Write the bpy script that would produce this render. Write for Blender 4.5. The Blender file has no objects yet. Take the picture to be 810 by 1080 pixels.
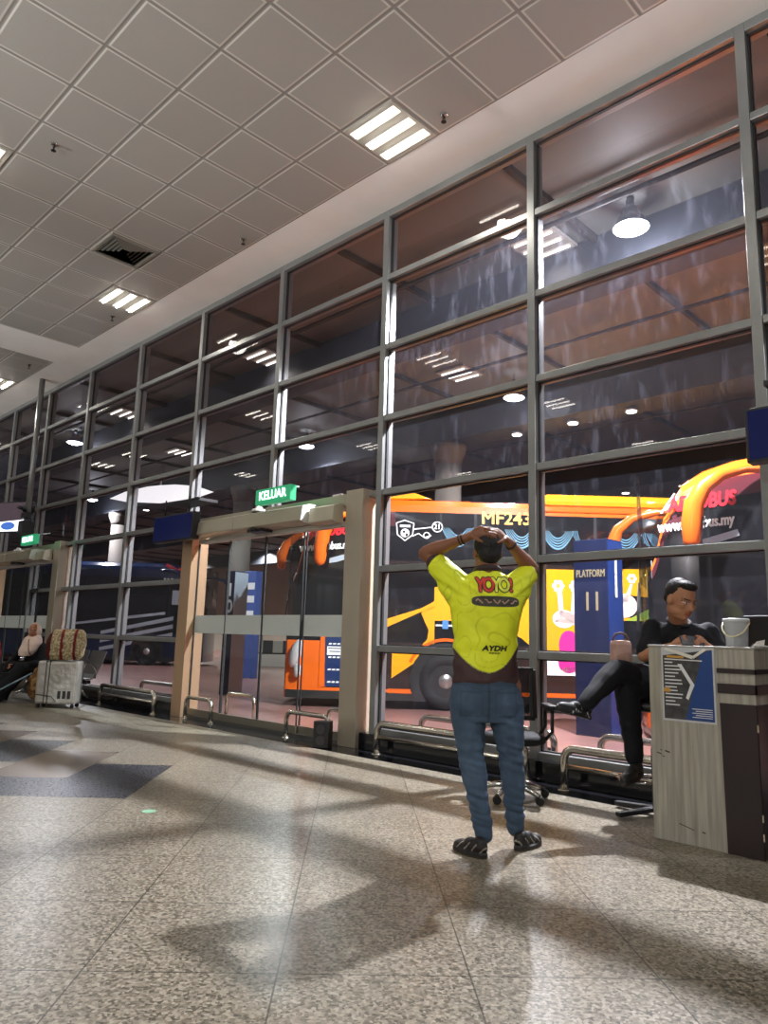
import bpy, bmesh, math, random
from mathutils import Vector, Matrix, Euler, noise
from mathutils.bvhtree import BVHTree
random.seed(7)
PI = math.pi
scn = bpy.context.scene
COL = scn.collection
D2R = PI/180
YAW = 44.532168*D2R
FH = Vector((-math.sin(YAW), math.cos(YAW), 0)); RH = Vector((math.cos(YAW), math.sin(YAW), 0))
EYE = Vector((0, -5.7, 1.143))

# ------------------------------------------------------------------ materials
def hexc(h, a=1.0):
    h = h.lstrip('#'); v = [int(h[i:i+2], 16)/255 for i in (0, 2, 4)]
    return tuple((c/12.92 if c <= 0.04045 else ((c+0.055)/1.055)**2.4) for c in v) + (a,)

MATS = {}
def mat(name, color='808080', rough=0.5, metal=0.0, var=0.0, vscale=6.0, bump=0.0, bscale=40.0, emit=None, estr=0.0, coat=0.0, spec=None):
    if name in MATS: return MATS[name]
    m = bpy.data.materials.new(name); m.use_nodes = True
    nt = m.node_tree; b = nt.nodes['Principled BSDF']
    c = hexc(color) if isinstance(color, str) else color
    b.inputs['Base Color'].default_value = c
    b.inputs['Roughness'].default_value = rough; b.inputs['Metallic'].default_value = metal
    if coat: b.inputs['Coat Weight'].default_value = coat
    if spec is not None: b.inputs['Specular IOR Level'].default_value = spec
    tc = nt.nodes.new('ShaderNodeTexCoord')
    if var:
        n = nt.nodes.new('ShaderNodeTexNoise'); n.inputs['Scale'].default_value = vscale; n.inputs['Detail'].default_value = 5
        nt.links.new(tc.outputs['Object'], n.inputs['Vector'])
        r = nt.nodes.new('ShaderNodeMapRange'); r.inputs[1].default_value = .3; r.inputs[2].default_value = .7
        r.inputs[3].default_value = 1-var; r.inputs[4].default_value = 1+var
        nt.links.new(n.outputs['Fac'], r.inputs[0])
        mx = nt.nodes.new('ShaderNodeVectorMath'); mx.operation = 'SCALE'; mx.inputs[0].default_value = c[:3]
        nt.links.new(r.outputs[0], mx.inputs['Scale']); nt.links.new(mx.outputs[0], b.inputs['Base Color'])
    if bump:
        n2 = nt.nodes.new('ShaderNodeTexNoise'); n2.inputs['Scale'].default_value = bscale; n2.inputs['Detail'].default_value = 4
        nt.links.new(tc.outputs['Object'], n2.inputs['Vector'])
        bp = nt.nodes.new('ShaderNodeBump'); bp.inputs['Strength'].default_value = bump; bp.inputs['Distance'].default_value = .01
        nt.links.new(n2.outputs['Fac'], bp.inputs['Height']); nt.links.new(bp.outputs[0], b.inputs['Normal'])
    if emit:
        b.inputs['Emission Color'].default_value = hexc(emit); b.inputs['Emission Strength'].default_value = estr
    MATS[name] = m
    return m

def vcol_mat(name, rough=.75, bump=.25, bscale=120, var=.12, vscale=9, spec=.3):
    if name in MATS: return MATS[name]
    m = bpy.data.materials.new(name); m.use_nodes = True
    nt = m.node_tree; b = nt.nodes['Principled BSDF']
    at = nt.nodes.new('ShaderNodeAttribute'); at.attribute_name = 'Col'
    tc = nt.nodes.new('ShaderNodeTexCoord')
    n = nt.nodes.new('ShaderNodeTexNoise'); n.inputs['Scale'].default_value = vscale; n.inputs['Detail'].default_value = 6
    nt.links.new(tc.outputs['Object'], n.inputs['Vector'])
    r = nt.nodes.new('ShaderNodeMapRange'); r.inputs[1].default_value = .3; r.inputs[2].default_value = .7
    r.inputs[3].default_value = 1-var; r.inputs[4].default_value = 1+var
    nt.links.new(n.outputs['Fac'], r.inputs[0])
    mx = nt.nodes.new('ShaderNodeVectorMath'); mx.operation = 'SCALE'
    nt.links.new(at.outputs['Color'], mx.inputs[0]); nt.links.new(r.outputs[0], mx.inputs['Scale'])
    nt.links.new(mx.outputs[0], b.inputs['Base Color'])
    b.inputs['Roughness'].default_value = rough; b.inputs['Specular IOR Level'].default_value = spec
    if bump:
        n2 = nt.nodes.new('ShaderNodeTexNoise'); n2.inputs['Scale'].default_value = bscale
        nt.links.new(tc.outputs['Object'], n2.inputs['Vector'])
        bp = nt.nodes.new('ShaderNodeBump'); bp.inputs['Strength'].default_value = bump; bp.inputs['Distance'].default_value = .004
        nt.links.new(n2.outputs['Fac'], bp.inputs['Height']); nt.links.new(bp.outputs[0], b.inputs['Normal'])
    MATS[name] = m
    return m

def glass_mat(name, tint='b8bcc0', gloss=0.08, rough=0.02, dirt=0.0):
    if name in MATS: return MATS[name]
    m = bpy.data.materials.new(name); m.use_nodes = True
    nt = m.node_tree; nt.nodes.clear()
    out = nt.nodes.new('ShaderNodeOutputMaterial')
    tr = nt.nodes.new('ShaderNodeBsdfTransparent'); tr.inputs[0].default_value = hexc(tint)
    gl = nt.nodes.new('ShaderNodeBsdfGlossy'); gl.inputs['Roughness'].default_value = rough
    fr = nt.nodes.new('ShaderNodeFresnel'); fr.inputs[0].default_value = 1.45
    mm = nt.nodes.new('ShaderNodeMath'); mm.operation = 'MULTIPLY_ADD'; mm.inputs[1].default_value = .5; mm.inputs[2].default_value = gloss*.3
    mm.use_clamp = True
    nt.links.new(fr.outputs[0], mm.inputs[0])
    mx = nt.nodes.new('ShaderNodeMixShader')
    nt.links.new(mm.outputs[0], mx.inputs[0]); nt.links.new(tr.outputs[0], mx.inputs[1]); nt.links.new(gl.outputs[0], mx.inputs[2])
    last = mx
    if dirt:
        tc = nt.nodes.new('ShaderNodeTexCoord'); mp = nt.nodes.new('ShaderNodeMapping'); mp.inputs['Scale'].default_value = (3, 3, .9)
        n = nt.nodes.new('ShaderNodeTexNoise'); n.inputs['Scale'].default_value = 3; n.inputs['Detail'].default_value = 9; n.inputs['Roughness'].default_value = .7
        nt.links.new(tc.outputs['Object'], mp.inputs[0]); nt.links.new(mp.outputs[0], n.inputs['Vector'])
        r = nt.nodes.new('ShaderNodeMapRange'); r.inputs[1].default_value = .52; r.inputs[2].default_value = .85; r.inputs[3].default_value = dirt*.15; r.inputs[4].default_value = dirt
        nt.links.new(n.outputs['Fac'], r.inputs[0])
        df0 = nt.nodes.new('ShaderNodeBsdfDiffuse'); df0.inputs[0].default_value = hexc('8d8d98')
        tl = nt.nodes.new('ShaderNodeBsdfTranslucent'); tl.inputs[0].default_value = hexc('c4c4dc')
        df = nt.nodes.new('ShaderNodeMixShader'); nt.links.new(df0.outputs[0], df.inputs[1]); nt.links.new(tl.outputs[0], df.inputs[2])
        m2 = nt.nodes.new('ShaderNodeMixShader')
        nt.links.new(r.outputs[0], m2.inputs[0]); nt.links.new(mx.outputs[0], m2.inputs[1]); nt.links.new(df.outputs[0], m2.inputs[2])
        last = m2
    nt.links.new(last.outputs[0], out.inputs[0])
    MATS[name] = m
    return m

def math_node(nt, op, a, b=None, c=None):
    n = nt.nodes.new('ShaderNodeMath'); n.operation = op
    for i, v in enumerate((a, b, c)):
        if v is None: continue
        if isinstance(v, (int, float)): n.inputs[i].default_value = v
        else: nt.links.new(v, n.inputs[i])
    return n.outputs[0]

def grid_dist(nt, vec, ang, ox, oy, size):
    """distance (m) to the nearest line of a square grid, and the cell id vector"""
    sp = nt.nodes.new('ShaderNodeSeparateXYZ'); nt.links.new(vec, sp.inputs[0])
    x = math_node(nt, 'SUBTRACT', sp.outputs[0], ox); y = math_node(nt, 'SUBTRACT', sp.outputs[1], oy)
    c, s = math.cos(ang), math.sin(ang)
    u = math_node(nt, 'ADD', math_node(nt, 'MULTIPLY', x, c/size), math_node(nt, 'MULTIPLY', y, s/size))
    v = math_node(nt, 'ADD', math_node(nt, 'MULTIPLY', x, -s/size), math_node(nt, 'MULTIPLY', y, c/size))
    ds = []
    for w in (u, v):
        f = math_node(nt, 'FRACT', w)
        f = math_node(nt, 'ABSOLUTE', math_node(nt, 'SUBTRACT', f, .5))
        ds.append(math_node(nt, 'MULTIPLY', math_node(nt, 'SUBTRACT', .5, f), size))
    cb = nt.nodes.new('ShaderNodeCombineXYZ')
    nt.links.new(math_node(nt, 'FLOOR', u), cb.inputs[0]); nt.links.new(math_node(nt, 'FLOOR', v), cb.inputs[1])
    return math_node(nt, 'MINIMUM', ds[0], ds[1]), cb.outputs[0], ds

# ------------------------------------------------------------------ mesh builder
class G:
    def __init__(s): s.bm = bmesh.new(); s.mi = 0
    def _f(s, vs, smooth=False):
        try:
            f = s.bm.faces.new(vs); f.material_index = s.mi; f.smooth = smooth; return f
        except ValueError: return None
    def box(s, c, size, rot=None, taper=1.0):
        hx, hy, hz = size[0]/2, size[1]/2, size[2]/2
        R = Euler(rot).to_matrix() if rot else Matrix.Identity(3)
        P = []
        for z in (-1, 1):
            t = taper if z > 0 else 1
            for x, y in ((-1, -1), (1, -1), (1, 1), (-1, 1)):
                P.append(s.bm.verts.new(Vector(c)+R@Vector((x*hx*t, y*hy*t, z*hz))))
        for q in ((3, 2, 1, 0), (4, 5, 6, 7), (0, 1, 5, 4), (1, 2, 6, 5), (2, 3, 7, 6), (3, 0, 4, 7)):
            s._f([P[i] for i in q])
        return s
    def bb(s, x0, x1, y0, y1, z0, z1): return s.box(((x0+x1)/2, (y0+y1)/2, (z0+z1)/2), (x1-x0, y1-y0, z1-z0))
    def bar(s, p0, p1, w, h, up=(0, 0, 1)):
        p0, p1 = Vector(p0), Vector(p1); d = (p1-p0).normalized(); u = Vector(up)
        if abs(d.dot(u)) > .98: u = Vector((1, 0, 0))
        r = d.cross(u).normalized(); u = r.cross(d)
        P = [s.bm.verts.new(p+r*(a*w/2)+u*(b*h/2)) for p in (p0, p1) for a, b in ((-1, -1), (1, -1), (1, 1), (-1, 1))]
        for q in ((3, 2, 1, 0), (4, 5, 6, 7), (0, 1, 5, 4), (1, 2, 6, 5), (2, 3, 7, 6), (3, 0, 4, 7)): s._f([P[i] for i in q])
        return s
    def poly(s, pts): s._f([s.bm.verts.new(p) for p in pts]); return s
    def prism(s, pts, ext):
        """pts: closed 3-D outline, ext: extrusion vector"""
        e = Vector(ext); a = [s.bm.verts.new(p) for p in pts]; b = [s.bm.verts.new(Vector(p)+e) for p in pts]
        s._f(a[::-1]); s._f(b)
        for i in range(len(a)):
            j = (i+1) % len(a); s._f([a[i], a[j], b[j], b[i]])
        return s
    def tube(s, pts, r, seg=12, smooth=True, caps=True, hemi=False):
        pts = [Vector(p) for p in pts]; n = len(pts); rs = r if isinstance(r, (list, tuple)) else [r]*n
        T = []
        for i in range(n):
            a = pts[max(i-1, 0)]; b = pts[min(i+1, n-1)]; T.append((b-a).normalized())
        u = Vector((0, 0, 1)) if abs(T[0].z) < .9 else Vector((1, 0, 0))
        u = (u-T[0]*u.dot(T[0])).normalized()
        rings = []
        def ring(p, u, v, r): return [s.bm.verts.new(p+(u*math.cos(k*2*PI/seg)+v*math.sin(k*2*PI/seg))*r) for k in range(seg)]
        if hemi:
            v = T[0].cross(u)
            for q in (80, 60, 35): rings.append(ring(pts[0]-T[0]*rs[0]*math.sin(q*D2R), u, v, rs[0]*math.cos(q*D2R)))
        for i in range(n):
            u = (u-T[i]*u.dot(T[i])).normalized(); v = T[i].cross(u)
            rings.append(ring(pts[i], u, v, rs[i]))
        if hemi:
            for q in (35, 60, 80): rings.append(ring(pts[-1]+T[-1]*rs[-1]*math.sin(q*D2R), u, v, rs[-1]*math.cos(q*D2R)))
        for a, b in zip(rings, rings[1:]):
            for k in range(seg): s._f([a[k], a[(k+1) % seg], b[(k+1) % seg], b[k]], smooth)
        if caps: s._f(rings[0][::-1]); s._f(rings[-1])
        return s
    def cyl(s, p0, p1, r0, r1=None, seg=20, smooth=True): return s.tube([p0, p1], [r0, r0 if r1 is None else r1], seg, smooth)
    def lathe(s, prof, c=(0, 0, 0), seg=28, axis='z', smooth=True, caps=True):
        c = Vector(c); rings = []
        for r, h in prof:
            rg = []
            for k in range(seg):
                a = k*2*PI/seg; p = (r*math.cos(a), r*math.sin(a), h)
                if axis == 'y': p = (p[0], p[2], p[1])
                if axis == 'x': p = (p[2], p[0], p[1])
                rg.append(s.bm.verts.new(c+Vector(p)))
            rings.append(rg)
        for a, b in zip(rings, rings[1:]):
            for k in range(seg): s._f([a[k], a[(k+1) % seg], b[(k+1) % seg], b[k]], smooth)
        if caps: s._f(rings[0][::-1]); s._f(rings[-1])
        return s
    def ell(s, c, r, rot=None, seg=16, rr=10):
        R = (rot if isinstance(rot, Matrix) else Euler(rot).to_matrix()) if rot is not None else Matrix.Identity(3)
        if isinstance(r, (int, float)): r = (r, r, r)
        c = Vector(c); rings = []
        for i in range(1, rr):
            t = PI*i/rr
            rings.append([s.bm.verts.new(c+R@Vector((r[0]*math.sin(t)*math.cos(k*2*PI/seg), r[1]*math.sin(t)*math.sin(k*2*PI/seg), -r[2]*math.cos(t)))) for k in range(seg)])
        for a, b in zip(rings, rings[1:]):
            for k in range(seg): s._f([a[k], a[(k+1) % seg], b[(k+1) % seg], b[k]], True)
        bt = s.bm.verts.new(c+R@Vector((0, 0, -r[2]))); tp = s.bm.verts.new(c+R@Vector((0, 0, r[2])))
        for k in range(seg):
            s._f([bt, rings[0][(k+1) % seg], rings[0][k]], True); s._f([tp, rings[-1][k], rings[-1][(k+1) % seg]], True)
        return s
    def loft(s, rings, seg=24):
        """rings: (centre, rx, ry[, rot]) ellipses stacked in order, closed at both ends"""
        R = []
        for rg in rings:
            c, rx, ry = Vector(rg[0]), rg[1], rg[2]; M = Euler(rg[3]).to_matrix() if len(rg) > 3 else Matrix.Identity(3)
            R.append([s.bm.verts.new(c+M@Vector((rx*math.copysign(abs(math.cos(k*2*PI/seg))**.85, math.cos(k*2*PI/seg)), ry*math.copysign(abs(math.sin(k*2*PI/seg))**.85, math.sin(k*2*PI/seg)), 0))) for k in range(seg)])
        for a, b in zip(R, R[1:]):
            for k in range(seg): s._f([a[k], a[(k+1) % seg], b[(k+1) % seg], b[k]], True)
        s._f(R[0][::-1]); s._f(R[-1])
        return s
    def ribbon(s, pts, w, n):
        """flat strip of width w along pts, lying in the plane with normal n"""
        pts = [Vector(p) for p in pts]; n = Vector(n); L = []
        for i, p in enumerate(pts):
            t = (pts[min(i+1, len(pts)-1)]-pts[max(i-1, 0)]).normalized(); q = t.cross(n).normalized()
            ww = w[i] if isinstance(w, list) else w
            L.append((s.bm.verts.new(p-q*ww/2), s.bm.verts.new(p+q*ww/2)))
        for a, b in zip(L, L[1:]): s._f([a[0], b[0], b[1], a[1]])
        return s
    def text(s, txt, M, size=1.0, bold=0.0, align='CENTER', sx=1.0, ext=0.0, shear=0.0):
        cu = bpy.data.curves.new('t', 'FONT'); cu.body = txt; cu.size = size; cu.align_x = align; cu.align_y = 'CENTER'
        cu.extrude = ext; cu.shear = shear; cu.resolution_u = 3
        o = bpy.data.objects.new('t', cu); COL.objects.link(o)
        bpy.context.view_layer.update()
        me = bpy.data.meshes.new_from_object(o.evaluated_get(bpy.context.evaluated_depsgraph_get()))
        bpy.data.objects.remove(o); bpy.data.curves.remove(cu)
        for q_, (ox, oy) in enumerate([(0, 0)] if not bold else [(0, 0)]+[(bold*math.cos(a*PI/4), bold*math.sin(a*PI/4)) for a in range(8)]):
            vs = [s.bm.verts.new(M@Vector((v.co.x*sx+ox, v.co.y+oy, v.co.z+.00025*q_))) for v in me.vertices]
            for p in me.polygons: s._f([vs[i] for i in p.vertices])
        bpy.data.meshes.remove(me)
        return s
    def out(s, name, mats, parent=None, bevel=0.0, loc=None, recalc=True, shade=None):
        if recalc: bmesh.ops.recalc_face_normals(s.bm, faces=s.bm.faces)
        me = bpy.data.meshes.new(name); s.bm.to_mesh(me); s.bm.free()
        for m in (mats if isinstance(mats, (list, tuple)) else [mats]): me.materials.append(m)
        o = bpy.data.objects.new(name, me); COL.objects.link(o)
        if parent is not None: o.parent = parent
        if loc: o.location = loc
        if bevel:
            b = o.modifiers.new('b', 'BEVEL'); b.width = bevel; b.segments = 2; b.limit_method = 'ANGLE'; b.angle_limit = 40*D2R
        return o

def thing(name, label, cat, loc=(0, 0, 0), rz=0.0, group=None):
    o = bpy.data.objects.new(name, None); COL.objects.link(o); o.empty_display_size = .1
    o.location = loc; o.rotation_euler = (0, 0, rz); o['label'] = label; o['category'] = cat
    if group: o['group'] = group
    return o
def tag(o, label, cat, group=None):
    o['label'] = label; o['category'] = cat
    if group: o['group'] = group
    return o
def struct(o): o['kind'] = 'structure'; return o
def dup(root, loc=None, rz=None, label=None):
    r = root.copy(); COL.objects.link(r)
    if loc is not None: r.location = loc
    if rz is not None: r.rotation_euler = (0, 0, rz)
    if label: r['label'] = label
    for ch in list(root.children):
        c = ch.copy(); COL.objects.link(c); c.parent = r
        for g in list(ch.children):
            d = g.copy(); COL.objects.link(d); d.parent = c
    return r

# plane matrices: text lying in the X-Z plane, readable from -Y (front)
def XZ(x, y, z, roll=0.0, rz=0.0):
    return Matrix.Translation((x, y, z)) @ Matrix.Rotation(rz, 4, 'Z') @ Matrix.Rotation(PI/2, 4, 'X') @ Matrix.Rotation(roll, 4, 'Z')

# ------------------------------------------------------------------ common materials
M_alu = mat('aluminium_frame', '8b8d8c', .34, .55, var=.08, vscale=3)
M_alud = mat('window_gasket', '1c1d1f', .6)
M_pane = glass_mat('window_glass', 'c4c2c6', .04, .015, dirt=.055)
M_dglass = glass_mat('door_glass', 'cfd4d4', .08, .01)
M_steel = mat('stainless_steel', 'b9b4a8', .17, 1.0, var=.06, vscale=4)
M_steeltube = mat('stainless_tube', 'c4beb2', .22, 1.0)
M_black = mat('black_plastic', '121214', .5)
M_blackg = mat('black_gloss', '0b0b0e', .12)
M_chrome = mat('chrome', 'd2d2d2', .12, 1.0)
M_white = mat('white_paint', 'd8d6d0', .5)
M_rubber = mat('rubber', '101010', .8)

# ================================================================== ROOM
ZC = 6.111
MULL0, MSP = -1.668, 1.9755       # first visible mullion and their spacing
TSP = .8457                       # transom spacing
def floor_mat(name, dark=False):
    m = bpy.data.materials.new(name); m.use_nodes = True; nt = m.node_tree; b = nt.nodes['Principled BSDF']
    tc = nt.nodes.new('ShaderNodeTexCoord')
    d, cell, _ = grid_dist(nt, tc.outputs['Object'], 46.4*D2R, -3.101, -3.984, .665)
    vo = nt.nodes.new('ShaderNodeTexVoronoi'); vo.inputs['Scale'].default_value = 85
    nt.links.new(tc.outputs['Object'], vo.inputs['Vector'])
    n = nt.nodes.new('ShaderNodeTexNoise'); n.inputs['Scale'].default_value = 55; n.inputs['Detail'].default_value = 6; n.inputs['Roughness'].default_value = .75
    nt.links.new(tc.outputs['Object'], n.inputs['Vector'])
    cr = nt.nodes.new('ShaderNodeValToRGB'); e = cr.color_ramp.elements
    cols = [(0.26, '332f27'), (.42, '605a4d'), (.52, '746d5f'), (.64, '857e6f'), (.84, 'a39b8b')] if not dark else [(0.3, '1b1c20'), (.45, '2b2d32'), (.55, '35373c'), (.7, '46484e'), (.9, '6a6a6e')]
    e[0].position = cols[0][0]; e[0].color = hexc(cols[0][1]); e[1].position = cols[-1][0]; e[1].color = hexc(cols[-1][1])
    for p, c in cols[1:-1]:
        k = e.new(p); k.color = hexc(c)
    sep = nt.nodes.new('ShaderNodeSeparateColor'); nt.links.new(vo.outputs['Color'], sep.inputs[0])
    f = math_node(nt, 'ADD', math_node(nt, 'MULTIPLY', sep.outputs[0], .42), math_node(nt, 'MULTIPLY', n.outputs['Fac'], .68))
    nt.links.new(f, cr.inputs[0])
    # slow tone drift and tile-to-tile variation
    n3 = nt.nodes.new('ShaderNodeTexNoise'); n3.inputs['Scale'].default_value = .9; n3.inputs['Detail'].default_value = 3
    nt.links.new(tc.outputs['Object'], n3.inputs['Vector'])
    wn = nt.nodes.new('ShaderNodeTexWhiteNoise'); nt.links.new(cell, wn.inputs['Vector'])
    g = math_node(nt, 'ADD', math_node(nt, 'MULTIPLY', wn.outputs['Value'], .10), math_node(nt, 'MULTIPLY_ADD', n3.outputs['Fac'], .25, .80))
    line = math_node(nt, 'GREATER_THAN', d, .0032)
    g = math_node(nt, 'MULTIPLY', g, math_node(nt, 'MULTIPLY_ADD', line, .72, .28))
    sc = nt.nodes.new('ShaderNodeVectorMath'); sc.operation = 'SCALE'
    nt.links.new(cr.outputs[0], sc.inputs[0]); nt.links.new(g, sc.inputs['Scale'])
    nt.links.new(sc.outputs[0], b.inputs['Base Color'])
    r = math_node(nt, 'MULTIPLY_ADD', n.outputs['Fac'], .34, .16 if not dark else .12)
    nt.links.new(r, b.inputs['Roughness'])
    b.inputs['Specular IOR Level'].default_value = .2
    return m
M_floor = floor_mat('terrazzo_floor'); M_floord = floor_mat('dark_terrazzo', True)
M_floorm = mat('brown_terrazzo', '6b6055', .25, var=.2, vscale=60)
M_granite = mat('black_granite', '15161a', .12, var=.3, vscale=80)

g = G()
g.mi = 0; g.poly([(-36, -16, 0), (9, -16, 0), (9, -.5, 0), (-36, -.5, 0)])
g.mi = 3; g.poly([(-36, -.5, 0), (9, -.5, 0), (9, -.02, 0), (-36, -.02, 0)])
ca, sa = math.cos(46.4*D2R), math.sin(46.4*D2R)
def tilept(i, j): return (-3.101+(i*ca-j*sa)*.665, -3.984+(i*sa+j*ca)*.665, .0012)
def cellq(i0, i1, j0, j1): g.poly([tilept(i0, j0), tilept(i1, j0), tilept(i1, j1), tilept(i0, j1)])
g.mi = 1
for k in range(5):
    i, j = -2*k, 2*k
    cellq(i-2, i-1, j+3, j+5)
    cellq(i-9, i-2, j+3, j+4) if k == 0 else cellq(i-7, i-2, j+3, j+4)
g.mi = 2
for k in range(4):
    i, j = -2*k, 2*k
    cellq(i-3, i-2, j+4, j+6)
floor = struct(g.out('floor', [M_floor, M_floord, M_floorm, M_granite], recalc=False))

# ceiling: plaster border + metal tile fields
def ceil_mat():
    m = bpy.data.materials.new('ceiling_tiles'); m.use_nodes = True; nt = m.node_tree; b = nt.nodes['Principled BSDF']
    tc = nt.nodes.new('ShaderNodeTexCoord')
    d, cell, _ = grid_dist(nt, tc.outputs['Object'], 0, -5.70, -.69, .70)
    cr = nt.nodes.new('ShaderNodeValToRGB'); cr.color_ramp.interpolation = 'LINEAR'; e = cr.color_ramp.elements
    e[0].position = 0; e[0].color = hexc('8b8780'); e[1].position = 1; e[1].color = hexc('a5a199')
    for p, c in ((.10, '8b8780'), (.14, '97938b'), (.19, 'd0ccc2'), (.31, 'd0ccc2'), (.37, 'a5a199')):
        k = e.new(p); k.color = hexc(c)
    nt.links.new(math_node(nt, 'MULTIPLY', d, 10.0), cr.inputs[0])
    wn = nt.nodes.new('ShaderNodeTexWhiteNoise'); nt.links.new(cell, wn.inputs['Vector'])
    sc = nt.nodes.new('ShaderNodeVectorMath'); sc.operation = 'SCALE'
    nt.links.new(cr.outputs[0], sc.inputs[0]); nt.links.new(math_node(nt, 'MULTIPLY_ADD', wn.outputs['Value'], .06, .95), sc.inputs['Scale'])
    nt.links.new(sc.outputs[0], b.inputs['Base Color'])
    b.inputs['Roughness'].default_value = .42; b.inputs['Metallic'].default_value = .0
    bp = nt.nodes.new('ShaderNodeBump'); bp.inputs['Strength'].default_value = .5; bp.inputs['Distance'].default_value = .01
    nt.links.new(math_node(nt, 'MINIMUM', math_node(nt, 'MULTIPLY', d, 30.0), 1.0), bp.inputs['Height'])
    nt.links.new(bp.outputs[0], b.inputs['Normal'])
    return m
M_ceil = ceil_mat()
M_band = mat('ceiling_plaster', 'f2eee8', .7, var=.03, vscale=2)
g = G(); g.mi = 0
g.poly([(-36, -.69, ZC), (9, -.69, ZC), (9, .1, ZC), (-36, .1, ZC)])
g.poly([(-13.80, -16, ZC), (-12.70, -16, ZC), (-12.70, -.69, ZC), (-13.80, -.69, ZC)])
g.mi = 1
g.poly([(-12.70, -16, ZC), (9, -16, ZC), (9, -.69, ZC), (-12.70, -.69, ZC)])
g.poly([(-36, -16, ZC), (-13.8, -16, ZC), (-13.8, -.69, ZC), (-36, -.69, ZC)])
for p in list(g.bm.faces): pass
g.mi = 0; g.bb(-36.1, 9.1, -16.1, .1, ZC+.03, ZC+.25)
ceiling = struct(g.out('ceiling', [M_band, M_ceil], recalc=False))

M_wall = mat('hall_wall', '8d8981', .7, var=.04, vscale=1)
struct(G().bb(-36.2, -36, -16, 0, 0, ZC).out('wall_left', M_wall))

# glazed wall: one window per bay
DOORS = (0, -8.15)              # x shift of each sliding door portal
n_win = 0
for i in range(-4, 16):
    xr = MULL0-MSP*i; xl = xr-MSP           # bay between mullion i (right) and i+1 (left)
    isdoor = any(xl > -9.75+s and xr < -5.4+s for s in DOORS)
    n_win += 1
    g = G()
    g.bb(xl-.04, xl+.04, -.085, .075, .0 if not isdoor else 2.73, ZC)            # mullion on the left of the bay
    if i in (-4,): g.bb(xr-.04, xr+.04, -.085, .075, 0, ZC)
    nt_ = 8 if not isdoor else 5
    for k in range(nt_):
        z = ZC-TSP*k
        if k == 0: g.bb(xl+.04, xr-.04, -.085, .07, z-.085, z)
        else: g.bb(xl+.04, xr-.04, -.075, .065, z-.033, z+.033)
    w = g.out('window_%d' % n_win, M_alu, bevel=.004)
    struct(w)
    gg = G()
    for k in range(nt_-1):
        z1 = ZC-TSP*k-(.085 if k == 0 else .033); z0 = ZC-TSP*(k+1)+.033
        # thin dark gasket frame round each pane
        for (a, b2, c, d2) in ((xl+.04, xr-.04, z1-.012, z1), (xl+.04, xr-.04, z0, z0+.012), (xl+.04, xl+.054, z0, z1), (xr-.054, xr-.04, z0, z1)):
            gg.bb(a, b2, -.03, .0, c, d2)
    gg.out('gasket', M_alud, w)
    gp = G()
    for k in range(nt_-1):
        z1 = ZC-TSP*k-.03; z0 = ZC-TSP*(k+1)+.03
        gp.poly([(xl+.03, -.012, z0), (xr-.03, -.012, z0), (xr-.03, -.012, z1), (xl+.03, -.012, z1)])
    gp.out('pane', M_pane, w, recalc=False)
# black granite kerb below the glass, interrupted by the doors
k = 0
for a, b2 in ((-36, -17.72), (-13.95, -9.54), (-5.75, 9)):
    k += 1
    struct(G().bb(a, b2, -.14, .10, 0, .165).out('trim_%d' % k, M_granite, bevel=.004))

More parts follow.
